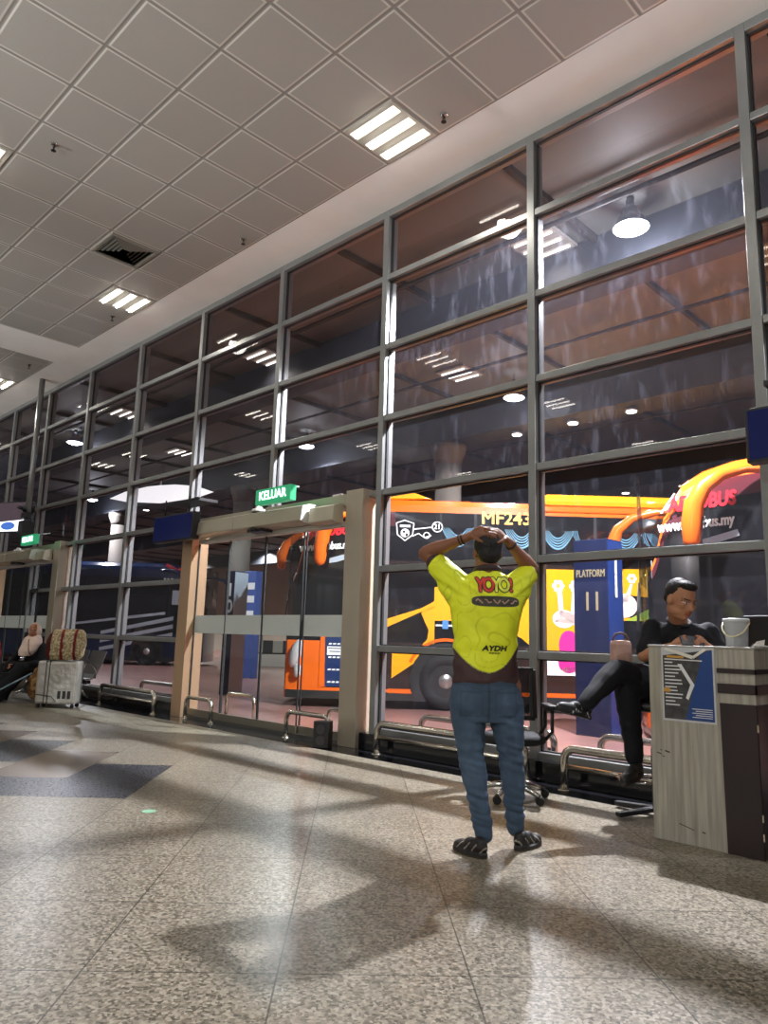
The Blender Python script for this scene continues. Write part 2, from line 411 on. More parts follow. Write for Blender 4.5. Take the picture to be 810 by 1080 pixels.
# sliding door portals
M_olive = mat('champagne_cladding', 'aca592', .32, .35, var=.05, vscale=2)
M_peach = mat('peach_reflection_post', 'c9a888', .3, .6)  # steel post; its peach is a reflection put into the base colour
M_frost = mat('frosted_band', 'c4ccca', .5)
M_sensor = mat('sensor_black', '101012', .3)
for di, s in enumerate(DOORS):
    d = struct(bpy.data.objects.new('door_%d' % (di+1), None)); COL.objects.link(d); d.location = (s, 0, 0)
    G().bb(-6.045, -5.775, -.17, .10, 0, 2.78).out('post', mat('post_steel', 'b8ae9c', .3, .55, var=.08, vscale=2), d, bevel=.004)
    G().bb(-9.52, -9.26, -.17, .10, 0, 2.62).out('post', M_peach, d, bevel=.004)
    G().bb(-9.52, -6.046, -.16, .08, 2.60, 2.745).out('header', M_olive, d, bevel=.004)
    # operator cover: sloped profile extruded along x, end cap lighter
    pr = [(-.42, 2.46), (-.40, 2.63), (-.30, 2.665), (-.17, 2.665), (-.17, 2.44), (-.36, 2.44)]
    g = G()
    for x0, x1 in ((-9.26, -7.92), (-7.91, -6.56)): g.prism([(x0, y, z) for y, z in pr], (x1-x0, 0, 0))
    oc = g.out('operator_cover', M_olive, d, bevel=.006)
    G().prism([(-6.555, y, z) for y, z in pr], (.02, 0, 0)).out('end_cap', mat('light_cap', 'cfd0c8', .35), oc)
    g = G(); g.prism([(-6.50, y+.08 if y < -.2 else y, z-.03) for y, z in pr], (.42, 0, 0)); g.out('operator_cover', M_olive, d, bevel=.006)
    g = G(); g.bb(-7.65, -7.35, -.37, -.2, 2.405, 2.44); g.ell((-7.5, -.39, 2.43), (.05, .03, .03)); g.out('sensor', M_sensor, d)
    G().bb(-9.1, -6.1, -.16, -.06, 2.385, 2.44).out('track', mat('track_white', 'c8c6c0', .4), d)
    G().bb(-9.26, -6.05, -.11, -.0, .0, .035).out('sill', mat('sill_metal', '6c6a64', .35, .8), d)
    g = G(); g.lathe([(.10, 0), (.085, .035), (.03, .05)], (-7.55, -.28, 2.667)); g.ell((-7.55, -.28, 2.72), (.04, .05, .03)); g.out('smoke_sensor', M_white, d)
    xs = [-9.255, -8.45, -7.62, -6.85, -6.05]
    for q in range(4):
        y = -.05 if q in (0, 3) else -.08
        g = G(); a, b2 = xs[q], xs[q+1]
        g.poly([(a, y, .11), (b2, y, .11), (b2, y, 2.40), (a, y, 2.40)])
        lf = g.out('glass_leaf', M_dglass, d, recalc=False)
        g = G()
        for x in (a+.008, b2-.008): g.bb(x-.008, x+.008, y-.008, y+.008, .11, 2.40)
        g.out('leaf_edge', M_alud, lf)
        G().bb(a, b2, y-.02, y+.02, .03, .12).out('bottom_rail', mat('rail_metal', '8f897c', .3, .8), lf, bevel=.003)
        G().poly([(a+.016, y-.004, 1.145), (b2-.016, y-.004, 1.145), (b2-.016, y-.004, 1.39), (a+.016, y-.004, 1.39)]).out('frosted_band', M_frost, lf, recalc=False)

# ceiling fixtures
M_tube = mat('fluorescent_tube', 'ffffff', .4, emit='fff6ea', estr=26)
M_louv = mat('louvre_reflector', 'e2e0d8', .25, .3, emit='fff4e4', estr=.8)
M_tube2 = mat('dim_tube', 'ffffff', .4, emit='fff6ea', estr=5)
M_louv2 = mat('dim_reflector', 'a8a49a', .4, .3, emit='fff4e4', estr=.25)
def ceiling_light(x, y, label, z=ZC, group='recessed three-tube ceiling lights', mt=None, ml=None):
    mt = mt or M_tube; ml = ml or M_louv
    t = thing('ceiling_light', label, 'ceiling light', (x, y, z), 0, group)
    G().bb(-.33, .33, -.33, .33, -.012, .02).out('frame', mat('light_frame', 'a8a49a', .4), t, bevel=.003)
    for q in range(3):
        yy = -.215+.215*q
        tr = G().bb(-.30, .30, yy-.055, yy+.055, -.02, -.011).out('reflector', ml, t)
        G().cyl((-.27, yy, -.032), (.27, yy, -.032), .013, seg=8).out('tube', mt, tr)
    return t
L0 = ceiling_light(-4.65, -1.04, 'bright three-tube ceiling light above the standing man, nearest the tall glass wall')
L = {(-10.25, -1.04): 'three-tube ceiling light beside the square air vent, second along the glass',
     (-15.85, -1.04): 'three-tube ceiling light past the plain ceiling band at the far left',
     (-8.15, -3.84): 'three-tube ceiling light just showing at the left edge of the photo'}
for (x, y), lab in L.items(): dup(L0, (x, y, ZC), 0, lab)
for x in (-21.4, -2.55, 3.05, -13.75+.35, -19.4):
    for y in (-3.84,): dup(L0, (x, y, ZC), 0, 'three-tube ceiling light further back in the hall, outside the photo')
for x in (-21.4, 0.95):
    dup(L0, (x, -1.04, ZC), 0, 'three-tube ceiling light close to the glass wall, outside the photo')
for x in (-19.0, -13.4, -7.8, -2.2, 3.4):
    for y in (-7.34, -11.5): dup(L0, (x, y, ZC), 0, 'three-tube ceiling light further back in the hall, outside the photo')

t = thing('ceiling_vent', 'square four-way air vent with slanted blades in the tiled ceiling', 'air vent', (-8.85, -1.74, ZC))
g = G()
for s_ in (-1, 1):
    g.box((s_*.30, 0, -.012), (.04, .64, .024)); g.box((0, s_*.30, -.012), (.56, .04, .024))
g.out('frame', mat('vent_frame', '8a867c', .45), t, bevel=.003)
G().bb(-.28, .28, -.28, .28, .0, .012).out('backing', mat('vent_dark', '0c0c0c', .9), t)
g = G()
for q in range(5):
    r0 = .055+.05*q
    for s_ in (-1, 1):
        for ax in (0, 1):
            a = [(s_*r0, -r0, -.02), (s_*(r0+.03), -r0-.03, -.003), (s_*(r0+.03), r0+.03, -.003), (s_*r0, r0, -.02)]
            g.poly([(p[1], p[0], p[2]) if ax else p for p in a])
g.out('blades', mat('vent_blade', '77746c', .4, .3), t)
def sprinkler(x, y, label):
    t = thing('sprinkler_head', label, 'sprinkler', (x, y, ZC), 0, 'sprinkler heads in the tiled ceiling')
    G().lathe([(.038, 0), (.036, -.01), (.015, -.014)], seg=16).out('escutcheon', M_chrome, t)
    g = G(); g.cyl((0, 0, -.01), (0, 0, -.04), .012, seg=10); g.cyl((-.014, 0, -.04), (-.012, 0, -.075), .004, seg=6); g.cyl((.014, 0, -.04), (.012, 0, -.075), .004, seg=6)
    g.lathe([(.026, -.075), (.026, -.079)], seg=14); g.out('body', mat('sprinkler_metal', '3c3a38', .35, .8), t)
    return t
S0 = sprinkler(-7.36, -3.26, 'small sprinkler head in the ceiling tiles at the upper left of the photo')
for x, y, lab in ((-7.41, -.86, 'small sprinkler head by the plaster border, between the vent and the bright light'), (-4.09, -.88, 'small sprinkler head right beside the brightest ceiling light'),
                  (-10.95, -.9, 'small sprinkler head just left of the light beside the vent'), (-14.3, -.95, 'small sprinkler head past the plain ceiling band at the far left')):
    dup(S0, (x, y, ZC), 0, lab)

# ================================================================== OUTSIDE STRUCTURE
M_pave = mat('bus_bay_paving', '805e57', .32, var=.16, vscale=1.3)
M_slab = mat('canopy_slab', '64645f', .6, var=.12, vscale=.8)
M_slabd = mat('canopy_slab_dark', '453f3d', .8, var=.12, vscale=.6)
M_beam = mat('canopy_beam', '33363f', .7, var=.1, vscale=.9)
M_conc = mat('concrete', '6e6862', .8, var=.08, vscale=1.5)
struct(G().bb(-75, 30, .10, 50, -.06, -.001).out('pavement', M_pave))
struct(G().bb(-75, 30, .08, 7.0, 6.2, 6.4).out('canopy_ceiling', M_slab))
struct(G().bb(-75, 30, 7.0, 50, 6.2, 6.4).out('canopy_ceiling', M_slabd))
for y0, y1, z0 in ((2.15, 2.65, 5.62), (6.35, 7.1, 5.45), (13, 13.7, 5.4), (21, 21.7, 5.4)):
    struct(G().bb(-75, 30, y0, y1, z0, 6.2).out('canopy_beam', M_beam, bevel=.01))
g = G()
x = -62.0
while x < 10:
    g.bb(x-.03, x+.03, .2, 34, 6.12, 6.2); x += 2.63
struct(g.out('canopy_joint', mat('joint_dark', '2a2522', .8)))
g = G()
for y in (1.25, 4.4, 9.1, 11.2): g.cyl((-60, y, 5.98), (10, y, 5.98), .03, seg=8)
struct(g.out('canopy_pipe', mat('pipe_dark', '2b2622', .6)))
struct(G().bb(-75, 30, 24, 24.3, 0, 6.2).out('wall_far', mat('far_wall', '9a9188', .8, var=.1, vscale=.3)))
struct(G().bb(-75, -74.7, .1, 33, 0, 6.2).out('wall_far_left', mat('far_wall', '6f675e', .8)))
struct(G().bb(29, 29.3, .1, 33, 0, 6.2).out('wall_far_right', mat('far_wall', '6f675e', .8)))
def column(x, y, label, r=.29):
    t = thing('concrete_column', label, 'column', (x, y, 0), 0, 'round concrete columns of the bus bays')
    G().lathe([(r, 0), (r, 5.05)], seg=32).out('shaft', M_conc, t)
    G().lathe([(r, 5.0), (r*1.1, 5.12), (r*1.35, 5.3), (r*1.4, 5.44)], seg=32).out('capital', M_conc, t)
    return t
c0 = column(-10.24, 6.72, 'round concrete column rising behind the yellow and black coach')
dup(c0, (-18.1, 6.72, 0), 0, 'round concrete column seen through the sliding door, behind the number 10 pylon')
dup(c0, (-26.0, 6.72, 0), 0, 'round concrete column at the far left, beyond the dark blue coach')
dup(c0, (-2.38, 6.72, 0), 0, 'round concrete column at the far right, behind the orange coach')

# bay pylons
M_navy = mat('pylon_navy', '101a3a', .35, var=.1, vscale=3)
M_blue = mat('pylon_blue', '1a3470', .4, var=.1, vscale=3)
M_gold = mat('faded_gold_letters', '8f8468', .5)
M_lett = mat('white_letters', 'e4e6ea', .4)
def pylon(x, y, num, label, h=2.5, w=.49, dp=.40):
    t = thing('platform_pylon', label, 'platform sign', (x, y, 0), 0, 'blue platform number pylons')
    g = G(); g.bb(0, w-.004, 0, dp, .0, h); g.out('pylon_body', [M_navy], t, bevel=.006)
    G().bb(w-.003, w+.004, .01, dp-.01, .02, h-.02).out('side_panel', M_blue, t)
    g = G(); g.text('PLATFORM', XZ(w/2, -.004, 2.05), .135, .003, sx=.62); g.out('word', M_gold, t, recalc=False)
    g = G(); g.text(num, XZ(w/2+.02, -.004, 1.68), .34, .004, sx=.8); g.out('front_number', M_gold, t, recalc=False)
    g = G()
    for q, ch in enumerate(num): g.text(ch, XZ(w+.008, dp/2, 2.18-.30*q, rz=PI/2), .40, .012); 
    g.out('side_number', M_lett, t, recalc=False)
    return t
p0 = pylon(-5.02, 3.02, '11', 'navy platform pylon numbered 11 standing between the two coaches')
# pylon ten turned so its number faces the hall door
t = thing('platform_pylon', 'navy platform pylon numbered 10 seen through the sliding glass door', 'platform sign', (-12.2, 2.45, 0), 14*D2R, 'blue platform number pylons')
G().bb(-.08, .14, 0, .4, 0, 2.36).out('pylon_body', M_navy, t, bevel=.006)
G().bb(.141, .148, .01, .39, .02, 2.34).out('side_panel', mat('pylon_white', 'b9bfc8', .4), t)
g = G(); g.text('1', XZ(.05, -.004, 1.98), .34, .01); g.text('0', XZ(.05, -.004, 1.66), .34, .01); g.out('front_number', M_lett, t, recalc=False)
t = thing('platform_pylon', 'distant blue and white platform pylon beyond the glass door', 'platform sign', (-16.75, 6.0, 0), 20*D2R, 'blue platform number pylons')
G().bb(0, .36, 0, .3, 0, 2.85).out('pylon_body', mat('pylon_mid', '42589a', .4), t, bevel=.006)
g = G()
for z in (2.35, 2.0, 1.6): g.bb(.03, .33, -.006, -.001, z, z+.18)
g.out('white_panel', M_lett, t)
# far barrier with striped kerb
t = thing('road_barrier', 'pale road barrier with a black and white striped kerb beyond the door', 'barrier', (-22.1, 11.2, 0), 40*D2R)
G().bb(-.9, 6, 0, .3, 0, .45).out('barrier_base', mat('barrier_pale', 'c0bdb4', .6), t, bevel=.01)
g = G(); g.mi = 0
for q in range(18): g.mi = q % 2; g.bb(-.9+q*.38, -.52+q*.38, .4, .6, .5, .95)
g.out('striped_kerb', [mat('kerb_white', 'a9a69c', .6), mat('kerb_black', '1d1d1d', .6)], t)
G().bb(-.9, 6, .55, .75, .0, .5).out('kerb_wall', mat('barrier_grey', '6a6660', .7), t)

# lamps outside
M_lamp = mat('lamp_glow', 'ffffff', .4, emit='eef4ff', estr=60)
M_lampd = mat('lamp_shade', 'b0b4bc', .35, .6)
def highbay(x, y, z, label, power, spot=True, drop=.35):
    t = thing('high_bay_lamp', label, 'hanging lamp', (x, y, z), 0, 'high bay lamps under the canopy')
    G().lathe([(.20, 0), (.195, .02), (.15, .10), (.09, .17), (.085, .24)], seg=28, caps=False).out('shade', M_lampd, t)
    G().lathe([(.175, .012), (.16, -.01), (.1, -.035), (.02, -.045)], seg=24).out('diffuser', M_lamp, t)
    g = G(); g.cyl((0, 0, .22), (0, 0, drop), .045, seg=14); g.out('driver_housing', mat('lamp_housing', '55585e', .4, .5), t)
    if drop < 6.18-z: G().cyl((0, 0, drop), (0, 0, 6.19-z), .006, seg=6).out('cable', M_black, t)
    if power:
        ld = bpy.data.lights.new('high_bay_light', 'SPOT'); ld.energy = power; ld.shadow_soft_size = .07; ld.spot_size = 155*D2R; ld.spot_blend = .25; ld.color = (.93, .96, 1)
        l2 = bpy.data.lights.new('high_bay_glow', 'POINT'); l2.energy = min(power*.03, 130); l2.shadow_soft_size = .15; l2.color = (.88, .92, 1)
        l2o = bpy.data.objects.new('high_bay_glow', l2); COL.objects.link(l2o); l2o.parent = t; l2o.location = (0, 0, -.22)
        lo = bpy.data.objects.new('high_bay_light', ld); COL.objects.link(lo); lo.parent = t; lo.location = (0, 0, -.07)
    return t
hb = [highbay(-3.45, 1.68, 5.82, 'blazing high bay lamp glaring through the upper right panes', 9500),
      highbay(-18.5, 1.75, 5.85, 'high bay lamp seen through the far left panes', 1300),
      highbay(-13.9, 5.6, 5.8, 'bright high bay lamp seen above the green exit sign', 1000),
      highbay(-7.65, 5.5, 5.7, 'small bright high bay lamp left of the second mullion', 1300),
      highbay(4.2, 1.9, 5.85, 'high bay lamp over the bays beyond the right edge of the photo', 2200),
      highbay(-26, 5.6, 5.8, 'far high bay lamp above the next doorway', 1500)]
F = {(-4.64, 1.15): 0, (-10.45, 1.5): 1}
OL = ceiling_light(-4.72, 1.84, 'three-tube light under the canopy beside the blazing lamp', 6.17, 'three-tube lights under the bus canopy', M_tube2, M_louv2)
for x, y, lab in ((-8.41, 4.81, 'three-tube light under the canopy, above the coach roof'), (-10.6, 1.87, 'three-tube light under the canopy, above the glass door'),
                  (-15.76, 7.73, 'three-tube light deep under the canopy, above the exit sign'), (-16.0, 1.84, 'three-tube light under the canopy at the far left, beside the hanging lamp'),
                  (-18.3, 4.63, 'three-tube light under the canopy at the far left, deeper in')):
    dup(OL, (x, y, 6.17), 0, lab)
def downlight(x, y, z, label):
    t = thing('downlight', label, 'downlight', (x, y, z), 0, 'round downlights under the canopy')
    G().lathe([(.12, 0), (.12, .03), (.09, .06)], seg=20).out('ring', M_lampd, t)
    G().lathe([(.095, -.012), (.095, -.001)], seg=20).out('lens', mat('downlight_glow', 'ffffff', .4, emit='fff6e8', estr=14), t)
    return t
dl = downlight(-5.9, 6.7, 5.38, 'round downlight under the dark beam, right of the second mullion')
for x, y, z, lab in ((-7.1, 6.7, 5.38, 'round downlight under the dark beam, just right of the tall mullion'), (-8.4, 6.7, 5.38, 'round downlight under the dark beam, just left of the tall mullion'),
                     (-7.7, 13.35, 5.33, 'small far downlight above the coach roof'), (-9.3, 13.35, 5.33, 'small far downlight left of the coach roof lights'),
                     (-24, 6.7, 5.38, 'downlight far to the left above the bays'), (-20.5, 6.7, 5.38, 'downlight to the left above the bays'), (-27.5, 13.35, 5.33, 'small downlight at the far left in the dark')):
    dup(dl, (x, y, z), 0, lab)
# big pale lens-shaped hanging light
t = thing('hanging_light_panel', 'large white wing-shaped light hanging under the canopy', 'hanging light', (-20.5, 5.3, 5.28), 20*D2R)
g = G(); top = [(-2.0, .0), (-1.4, .18), (-.5, .3), (0, .31), (.6, .3), (1.4, .2), (2.0, .0), (1.4, -.14), (0, -.24), (-1.4, -.12)]
g.prism([(a, -.04, b) for a, b in top], (0, .08, 0)); g.out('light_panel', mat('panel_glow', 'ffffff', .5, emit='ffffff', estr=1.6), t)
G().cyl((0, 0, -.2), (0, 0, .92), .03, seg=8).out('rod', M_white, t)

# ================================================================== COACHES
C_ = {k: mat('coach_'+k, v[0], v[1], coat=.5) for k, v in dict(black=('131315', .12), brown=('2e2320', .2), orange=('e06418', .22), yellow=('f0a51c', .22), maroon=('4a2026', .2),
      navy=('18233f', .18), silver=('a6adb6', .25), blue=('1c2f58', .22), white=('e6e6e2', .3), under=('0d0d0d', .7), gold=('d9a63a', .4), red=('d8202c', .35),
      swag=('5f8fa6', .4), magenta=('cf2f8e', .35), pale=('efdcd2', .4), green=('9db43c', .4), skyblue=('4d86c4', .4), teal=('26455a', .3)).items()}
M_wind = glass_mat('coach_windscreen', 'dde3e6', .15, .02)
for n_ in M_wind.node_tree.nodes:
    if n_.type == 'MATH': n_.inputs[1].default_value = .12
NAMES = ['black', 'brown', 'orange', 'yellow', 'maroon', 'navy', 'silver', 'blue', 'white', 'under', 'gold', 'red', 'swag', 'magenta', 'pale', 'green', 'skyblue', 'teal']
CI = {n: i for i, n in enumerate(NAMES)}
CM = [C_[n] for n in NAMES]
def lerp_tab(tab, x):
    if x <= tab[0][0]: return tab[0][1]
    for (a, b), (c, d) in zip(tab, tab[1:]):
        if x <= c: return b+(d-b)*(x-a)/(c-a)
    return tab[-1][1]
TOPT = [(-.06, 2.04), (.05, 2.32), (.17, 2.86), (.3, 3.04), (.41, 3.21), (.69, 3.40), (1.04, 3.52), (1.3, 3.56), (1.7, 3.58)]
HALF = [(-.06, 1.13), (.05, 1.16), (.2, 1.19), (.5, 1.22), (.8, 1.225)]
ZL = [(.14, 0), (.27, 0), (.32, 0), (.62, 0), (1.08, 0), (1.35, 0), (1.9, 0), (2.4, 0), (3.05, 0), (3.30, .01), (3.42, .04), (3.52, .14), (3.575, .35)]
def coach(name, label, G0, ang, scheme, length=11.6, front_over=2.6, flip=False, marks=True):
    root = thing(name, label, 'bus', G0, ang, 'coaches parked in the bays')
    W = 2.45; xs = [-.06, .0, .05, .1, .17, .23, .3, .41, .55, .69, .85, 1.04, 1.3, 1.7, 3, 5, 7, 9, length-.3, length-.08, length]
    bm = bmesh.new(); nz = len(ZL); NY = 8
    def P(x, y, z, hw):
        yr = y/hw if hw else 0
        w = max(0, 1-max(x+.06, 0)/1.5)
        return Vector((x-.11*w*(1-abs(yr)**2.6), W/2+y, z))
    rings = []
    for x in xs:
        top = lerp_tab(TOPT, x); hw = lerp_tab(HALF, x)
        if x > length-.2: hw -= .06; top -= .1 if x > length-.05 else .02
        def zz(z): return z if z <= 1.2 else 1.2+(z-1.2)*(top-1.2)/(3.58-1.2)
        pts = [(-hw+i_, zz(z)) for z, i_ in ZL]
        y0 = -hw+ZL[-1][1]
        mid = [(y0+(-2*y0)*k/NY, zz(3.58+.03*math.sin(PI*k/NY))) for k in range(1, NY)]
        full = pts+mid+[(-y, z) for y, z in reversed(pts)]
        rings.append(([bm.verts.new(P(x, y, z, hw)) for y, z in full], x, hw, zz))
    n = len(rings[0][0])
    def colour(i, x):
        zc = i if i < nz+NY//2 else n-1-i      # level index on either side
        if scheme == 'orange':
            if zc == 0: return 'under'
            if zc == 1: return 'orange'
            if zc in (2, 3): return 'orange' if x < .5 else 'brown'
            if zc < 8: return 'black'
            if zc == 8: return 'maroon' if x < 2.2 else 'black'
            if zc in (9, 10): return 'orange'
            if zc == 11: return 'orange' if x < 2.5 else 'maroon'
            return 'orange' if x < 1.5 else 'brown'
        if zc == 0: return 'under'
        if zc < 4: return 'navy'
        if zc < 8: return 'black'
        return 'navy'
    glass = bmesh.new()
    for (A, xa, _, _), (B, xb, _, _) in zip(rings, rings[1:]):
        for i in range(n-1):
            f = bm.faces.new([A[i], A[i+1], B[i+1], B[i]]); f.material_index = CI[colour(i, (xa+xb)/2)]; f.smooth = nz-3 < i < n-nz+2
    bm.faces.new([v for v in rings[-1][0]]).material_index = CI['black']
    # front cap
    A, x, hw, zz = rings[0]
    rows = []
    for i in range(nz):
        a = A[i]; b = A[n-1-i]
        row = [a]+[bm.verts.new(P(x, (a.co.y-W/2)+((b.co.y-W/2)-(a.co.y-W/2))*k/NY, zz(ZL[i][0]), hw)) for k in range(1, NY)]+[b]
        rows.append(row)
    for k in range(1, NY): rows[-1][k] = A[nz-1+k]
    for i in range(nz-1):
        for k in range(NY):
            f = bm.faces.new([rows[i][k], rows[i+1][k], rows[i+1][k+1], rows[i][k+1]]); f.smooth = True
            z = rows[i][k].co.z
            f.material_index = CI[('orange' if scheme == 'orange' else 'navy') if z < 1.0 else 'black']
    bmesh.ops.recalc_face_normals(bm, faces=bm.faces)
    # windscreen: forward-facing faces above the dash become a separate glass part
    def isw(c):
        if c.z < 1.35: return False
        if c.y > .12: return c.x < .35 and c.z < 3.3 or c.x < .05
        return c.x < .0 and c.z < 3.12
    wf = [f for f in bm.faces if isw(f.calc_center_median())]
    gm = bmesh.new(); vm = {}
    for f in wf:
        vs = []
        for v in f.verts:
            if v not in vm: vm[v] = gm.verts.new(v.co)
            vs.append(vm[v])
        gm.faces.new(vs).smooth = True
    bmesh.ops.delete(bm, geom=wf, context='FACES')
    g = G(); g.bm.free(); g.bm = bm
    dec = []
    D = lambda c: CI[c]
    def pl(c, pts, lay=1): g.mi = D(c); g.poly([(x, -.003*lay, z) for x, z in pts])
    def arc(c, cx, cz, r, a0, a1, w, lay=2, n=16): g.mi = D(c); g.ribbon([(cx+r*math.cos((a0+(a1-a0)*k/n)*D2R), -.003*lay, cz+r*math.sin((a0+(a1-a0)*k/n)*D2R)) for k in range(n+1)], w, (0, 1, 0))
    def disc(c, cx, cz, rx, rz, lay=2, n=20): pl(c, [(cx+rx*math.cos(2*PI*k/n), cz+rz*math.sin(2*PI*k/n)) for k in range(n)], lay)
    wx = front_over
    if scheme == 'orange':
        # lower front: blue louvred panel
        pl('orange', [(.62, .33), (.62, 1.15), (.5, 1.3), (.5, .33)], 1)
        pl('blue', [(.60, .34), (1.55, .34), (1.55, 1.14), (.58, 1.14)], 2)
        for z in (1.02, .80, .60, .40):
            for q in range(12): pl('white', [(.64+.07*q, z), (.69+.07*q, z), (.70+.07*q, z+.025), (.65+.07*q, z+.025)], 3)
        pl('white', [(.62, .85), (.88, .85), (.88, .99), (.62, .99)], 4)
        for q, (a, b) in enumerate(((.64, .86), (.66, .84))): pl('blue', [(a, .95-.05*q), (b, .95-.05*q), (b, .965-.05*q), (a, .965-.05*q)], 5)
        # door glass and the yellow swoosh
        pl('yellow', [(1.70, .95), (1.70, .5), (2.38, .96), (2.38, 1.04), (1.7, 1.04)], 2)
        pl('yellow', [(1.60, 1.33), (1.60, 1.47), (2.17, 1.66), (2.40, 1.79), (2.40, 1.66), (2.17, 1.60)], 3)
        pl('yellow', [(2.17, 1.58), (2.28, 1.66), (2.40, 1.7), (2.40, 1.08), (2.20, 1.06), (2.28, 1.15), (2.30, 1.3)], 3)
        pl('yellow', [(2.39, 1.46), (2.39, 2.02), (2.75, 2.07), (4.26, 2.36), (4.26, .86), (3.87, 1.20), (3.4, 1.44), (2.9, 1.47)], 2)
        pl('white', [(2.42, 1.37), (3.2, 1.37), (3.2, 1.40), (2.42, 1.40)], 3)
        pl('skyblue', [(2.53, 1.33), (2.63, 1.33), (2.63, 1.47), (2.53, 1.47)], 4)
        arc('orange', wx, .49, .66, 25, 155, .05, 3)
        pl('orange', [(1.65, .26), (length-.4, .26), (length-.4, .33), (1.65, .33)], 1)
        # lower wrap: yellow panels with flower-like shapes (no figures)
        for (x0, x1, z0, z1) in ((4.28, 4.95, .62, 2.38), (5.30, 5.99, 1.55, 2.42), (6.4, 7.3, .62, 2.38)):
            pl('yellow', [(x0, z0), (x1, z0), (x1, z1), (x0, z1)], 3)
            if z0 < 1:
                pl('white', [(x0, z0), (x1, z0), (x1, z0+.34), (x0, z0+.40)], 4)
                cx = (x0+x1)/2
                disc('magenta', cx+.03, 1.12, .17, .24, 5); disc('magenta', cx+.02, .82, .17, .16, 5); disc('pale', cx-.05, 1.55, .19, .15, 5)
                pl('pale', [(cx-.2, 1.5), (cx-.13, 1.62), (cx-.16, 2.05), (cx-.08, 2.05), (cx-.05, 1.66), (cx+.07, 1.66), (cx+.1, 2.05), (cx+.17, 2.05), (cx+.15, 1.45)], 5)
                for fx_, fz_ in ((cx-.14, 2.1), (cx+.15, 2.1)):
                    for k in range(6): disc('white', fx_+.065*math.cos(k*PI/3), fz_+.065*math.sin(k*PI/3), .042, .042, 6)
                    disc('gold', fx_, fz_, .035, .035, 7)
                pl('pale', [(cx-.15, .66), (cx+.2, .66), (cx+.1, .76), (cx-.05, .76)], 5)
            else:
                pl('brown', [(x0, z0+.05), (x1, z0+.05), (x1, z0+.40), (x0, z0+.46)], 4); pl('green', [(x0+.3, z0), (x1, z0), (x1, z0+.2)], 5)
                cx = (x0+x1)/2-.06
                disc('pale', cx, 1.80, .22, .20, 6)
                for fx_ in (cx-.17, cx+.14):
                    for k in range(6): disc('white', fx_+.05*math.cos(k*PI/3), 2.26+.05*math.sin(k*PI/3), .034, .034, 6)
                    disc('gold', fx_, 2.26, .03, .03, 7)
                pl('pale', [(cx-.16, 2.17), (cx-.12, 2.17), (cx-.02, 1.95), (cx+.02, 1.95), (cx+.11, 2.17), (cx+.15, 2.17), (cx+.08, 1.85), (cx-.1, 1.85)], 6)
        # window sill strip, pillars
        pl('brown', [(1.55, 2.36), (10.8, 2.36), (10.8, 2.45), (1.55, 2.45)], 1)
        for x in (3.05, 4.18, 5.1, 6.2, 7.4, 8.6): pl('under', [(x, 2.45), (x+.05, 2.45), (x+.05, 3.3), (x, 3.3)], 1)
        # pale blue swags
        for x0 in (2.50, 3.58, 4.20, 5.36, 6.0, 6.7, 7.4):
            wd = .56
            for q in range(5):
                dz = .13+.045*q; ins = .03*(4-q)
                g.mi = D('swag'); pts = []
                for k in range(13):
                    u = k/12; pts.append((x0+ins+(wd-2*ins)*u, -.006, 3.04-.0*q-dz*4*u*(1-u)))
                g.ribbon(pts, [.008+.014*math.sin(PI*k/12)*(1 if q < 4 else 1.8) for k in range(13)], (0, 1, 0))
            for q in range(3):
                g.ribbon([(x0+wd-.02+.035*q, -.006, 3.05), (x0+wd+.0+.035*q, -.006, 2.95), (x0+wd+.05+.04*q, -.006, 2.86-.03*q)], .012, (0, 1, 0))
        # shield emblem with bars and the 21 ring
        g.mi = D('white')
        if marks:
            sh = [(1.72, 3.10), (1.86, 3.15), (2.02, 3.10), (2.0, 2.90), (1.87, 2.80), (1.74, 2.90)]
            g.ribbon([(x, -.006, z) for x, z in sh+sh[:2]], .022, (0, 1, 0))
            pl('white', [(1.78, 3.03), (1.96, 3.03), (1.96, 3.07), (1.78, 3.07)], 2)
            disc('white', 1.87, 2.93, .075, .075, 2); disc('black', 1.85, 2.95, .02, .02, 3); disc('black', 1.90, 2.90, .02, .03, 3)
            g.mi = D('white')
            g.ribbon([(2.02, -.006, 3.0), (2.32, -.006, 3.04)], .02, (0, 1, 0)); g.ribbon([(2.0, -.006, 2.88), (2.1, -.006, 2.93), (2.2, -.006, 2.86), (2.32, -.006, 2.9)], .018, (0, 1, 0))
            for cx, cz, r in ((2.42, 3.05, .085), (2.24, 2.9, .05)):
                arc('white', cx, cz, r, 0, 360, .018, 2, 24)
            g.mi = D('white'); g.text('21', XZ(2.42, -.007, 3.05), .12, .004)
            g.mi = D('gold'); g.text('MF243', XZ(3.60, -.007, 3.22), .30, .007, sx=1.05)
        # name near the front
        g.mi = D('red'); g.text('AEROBUS', XZ(.60, -.012, 2.93, roll=.10), .25, .010, sx=.72, shear=.25)
        g.mi = D('white'); g.text('www.aerobus.my', XZ(.52, -.012, 2.66, roll=.10), .19, .006, sx=.66, shear=.2)
        g.ribbon([(.13, -.013, 2.80), (.22, -.013, 2.93), (.30, -.013, 3.05)], .02, (0, 1, 0)); g.ribbon([(.18, -.013, 2.84), (.34, -.013, 2.99)], .02, (0, 1, 0))
        pl('silver', [(.60, 2.46), (1.0, 2.58), (1.02, 2.50), (.72, 2.40), (.6, 2.38)], 3)
    else:
        fx = (lambda x: x)
        for q in range(3):
            pl('silver', [(.9+.0*q, 1.0+.28*q), (3.4, .45+.28*q), (3.4, .57+.28*q), (.9, 1.14+.28*q)], 2)
        pl('silver', [(1.2, 1.75), (4.5, 1.3), (4.5, 1.38), (1.2, 1.85)], 2)
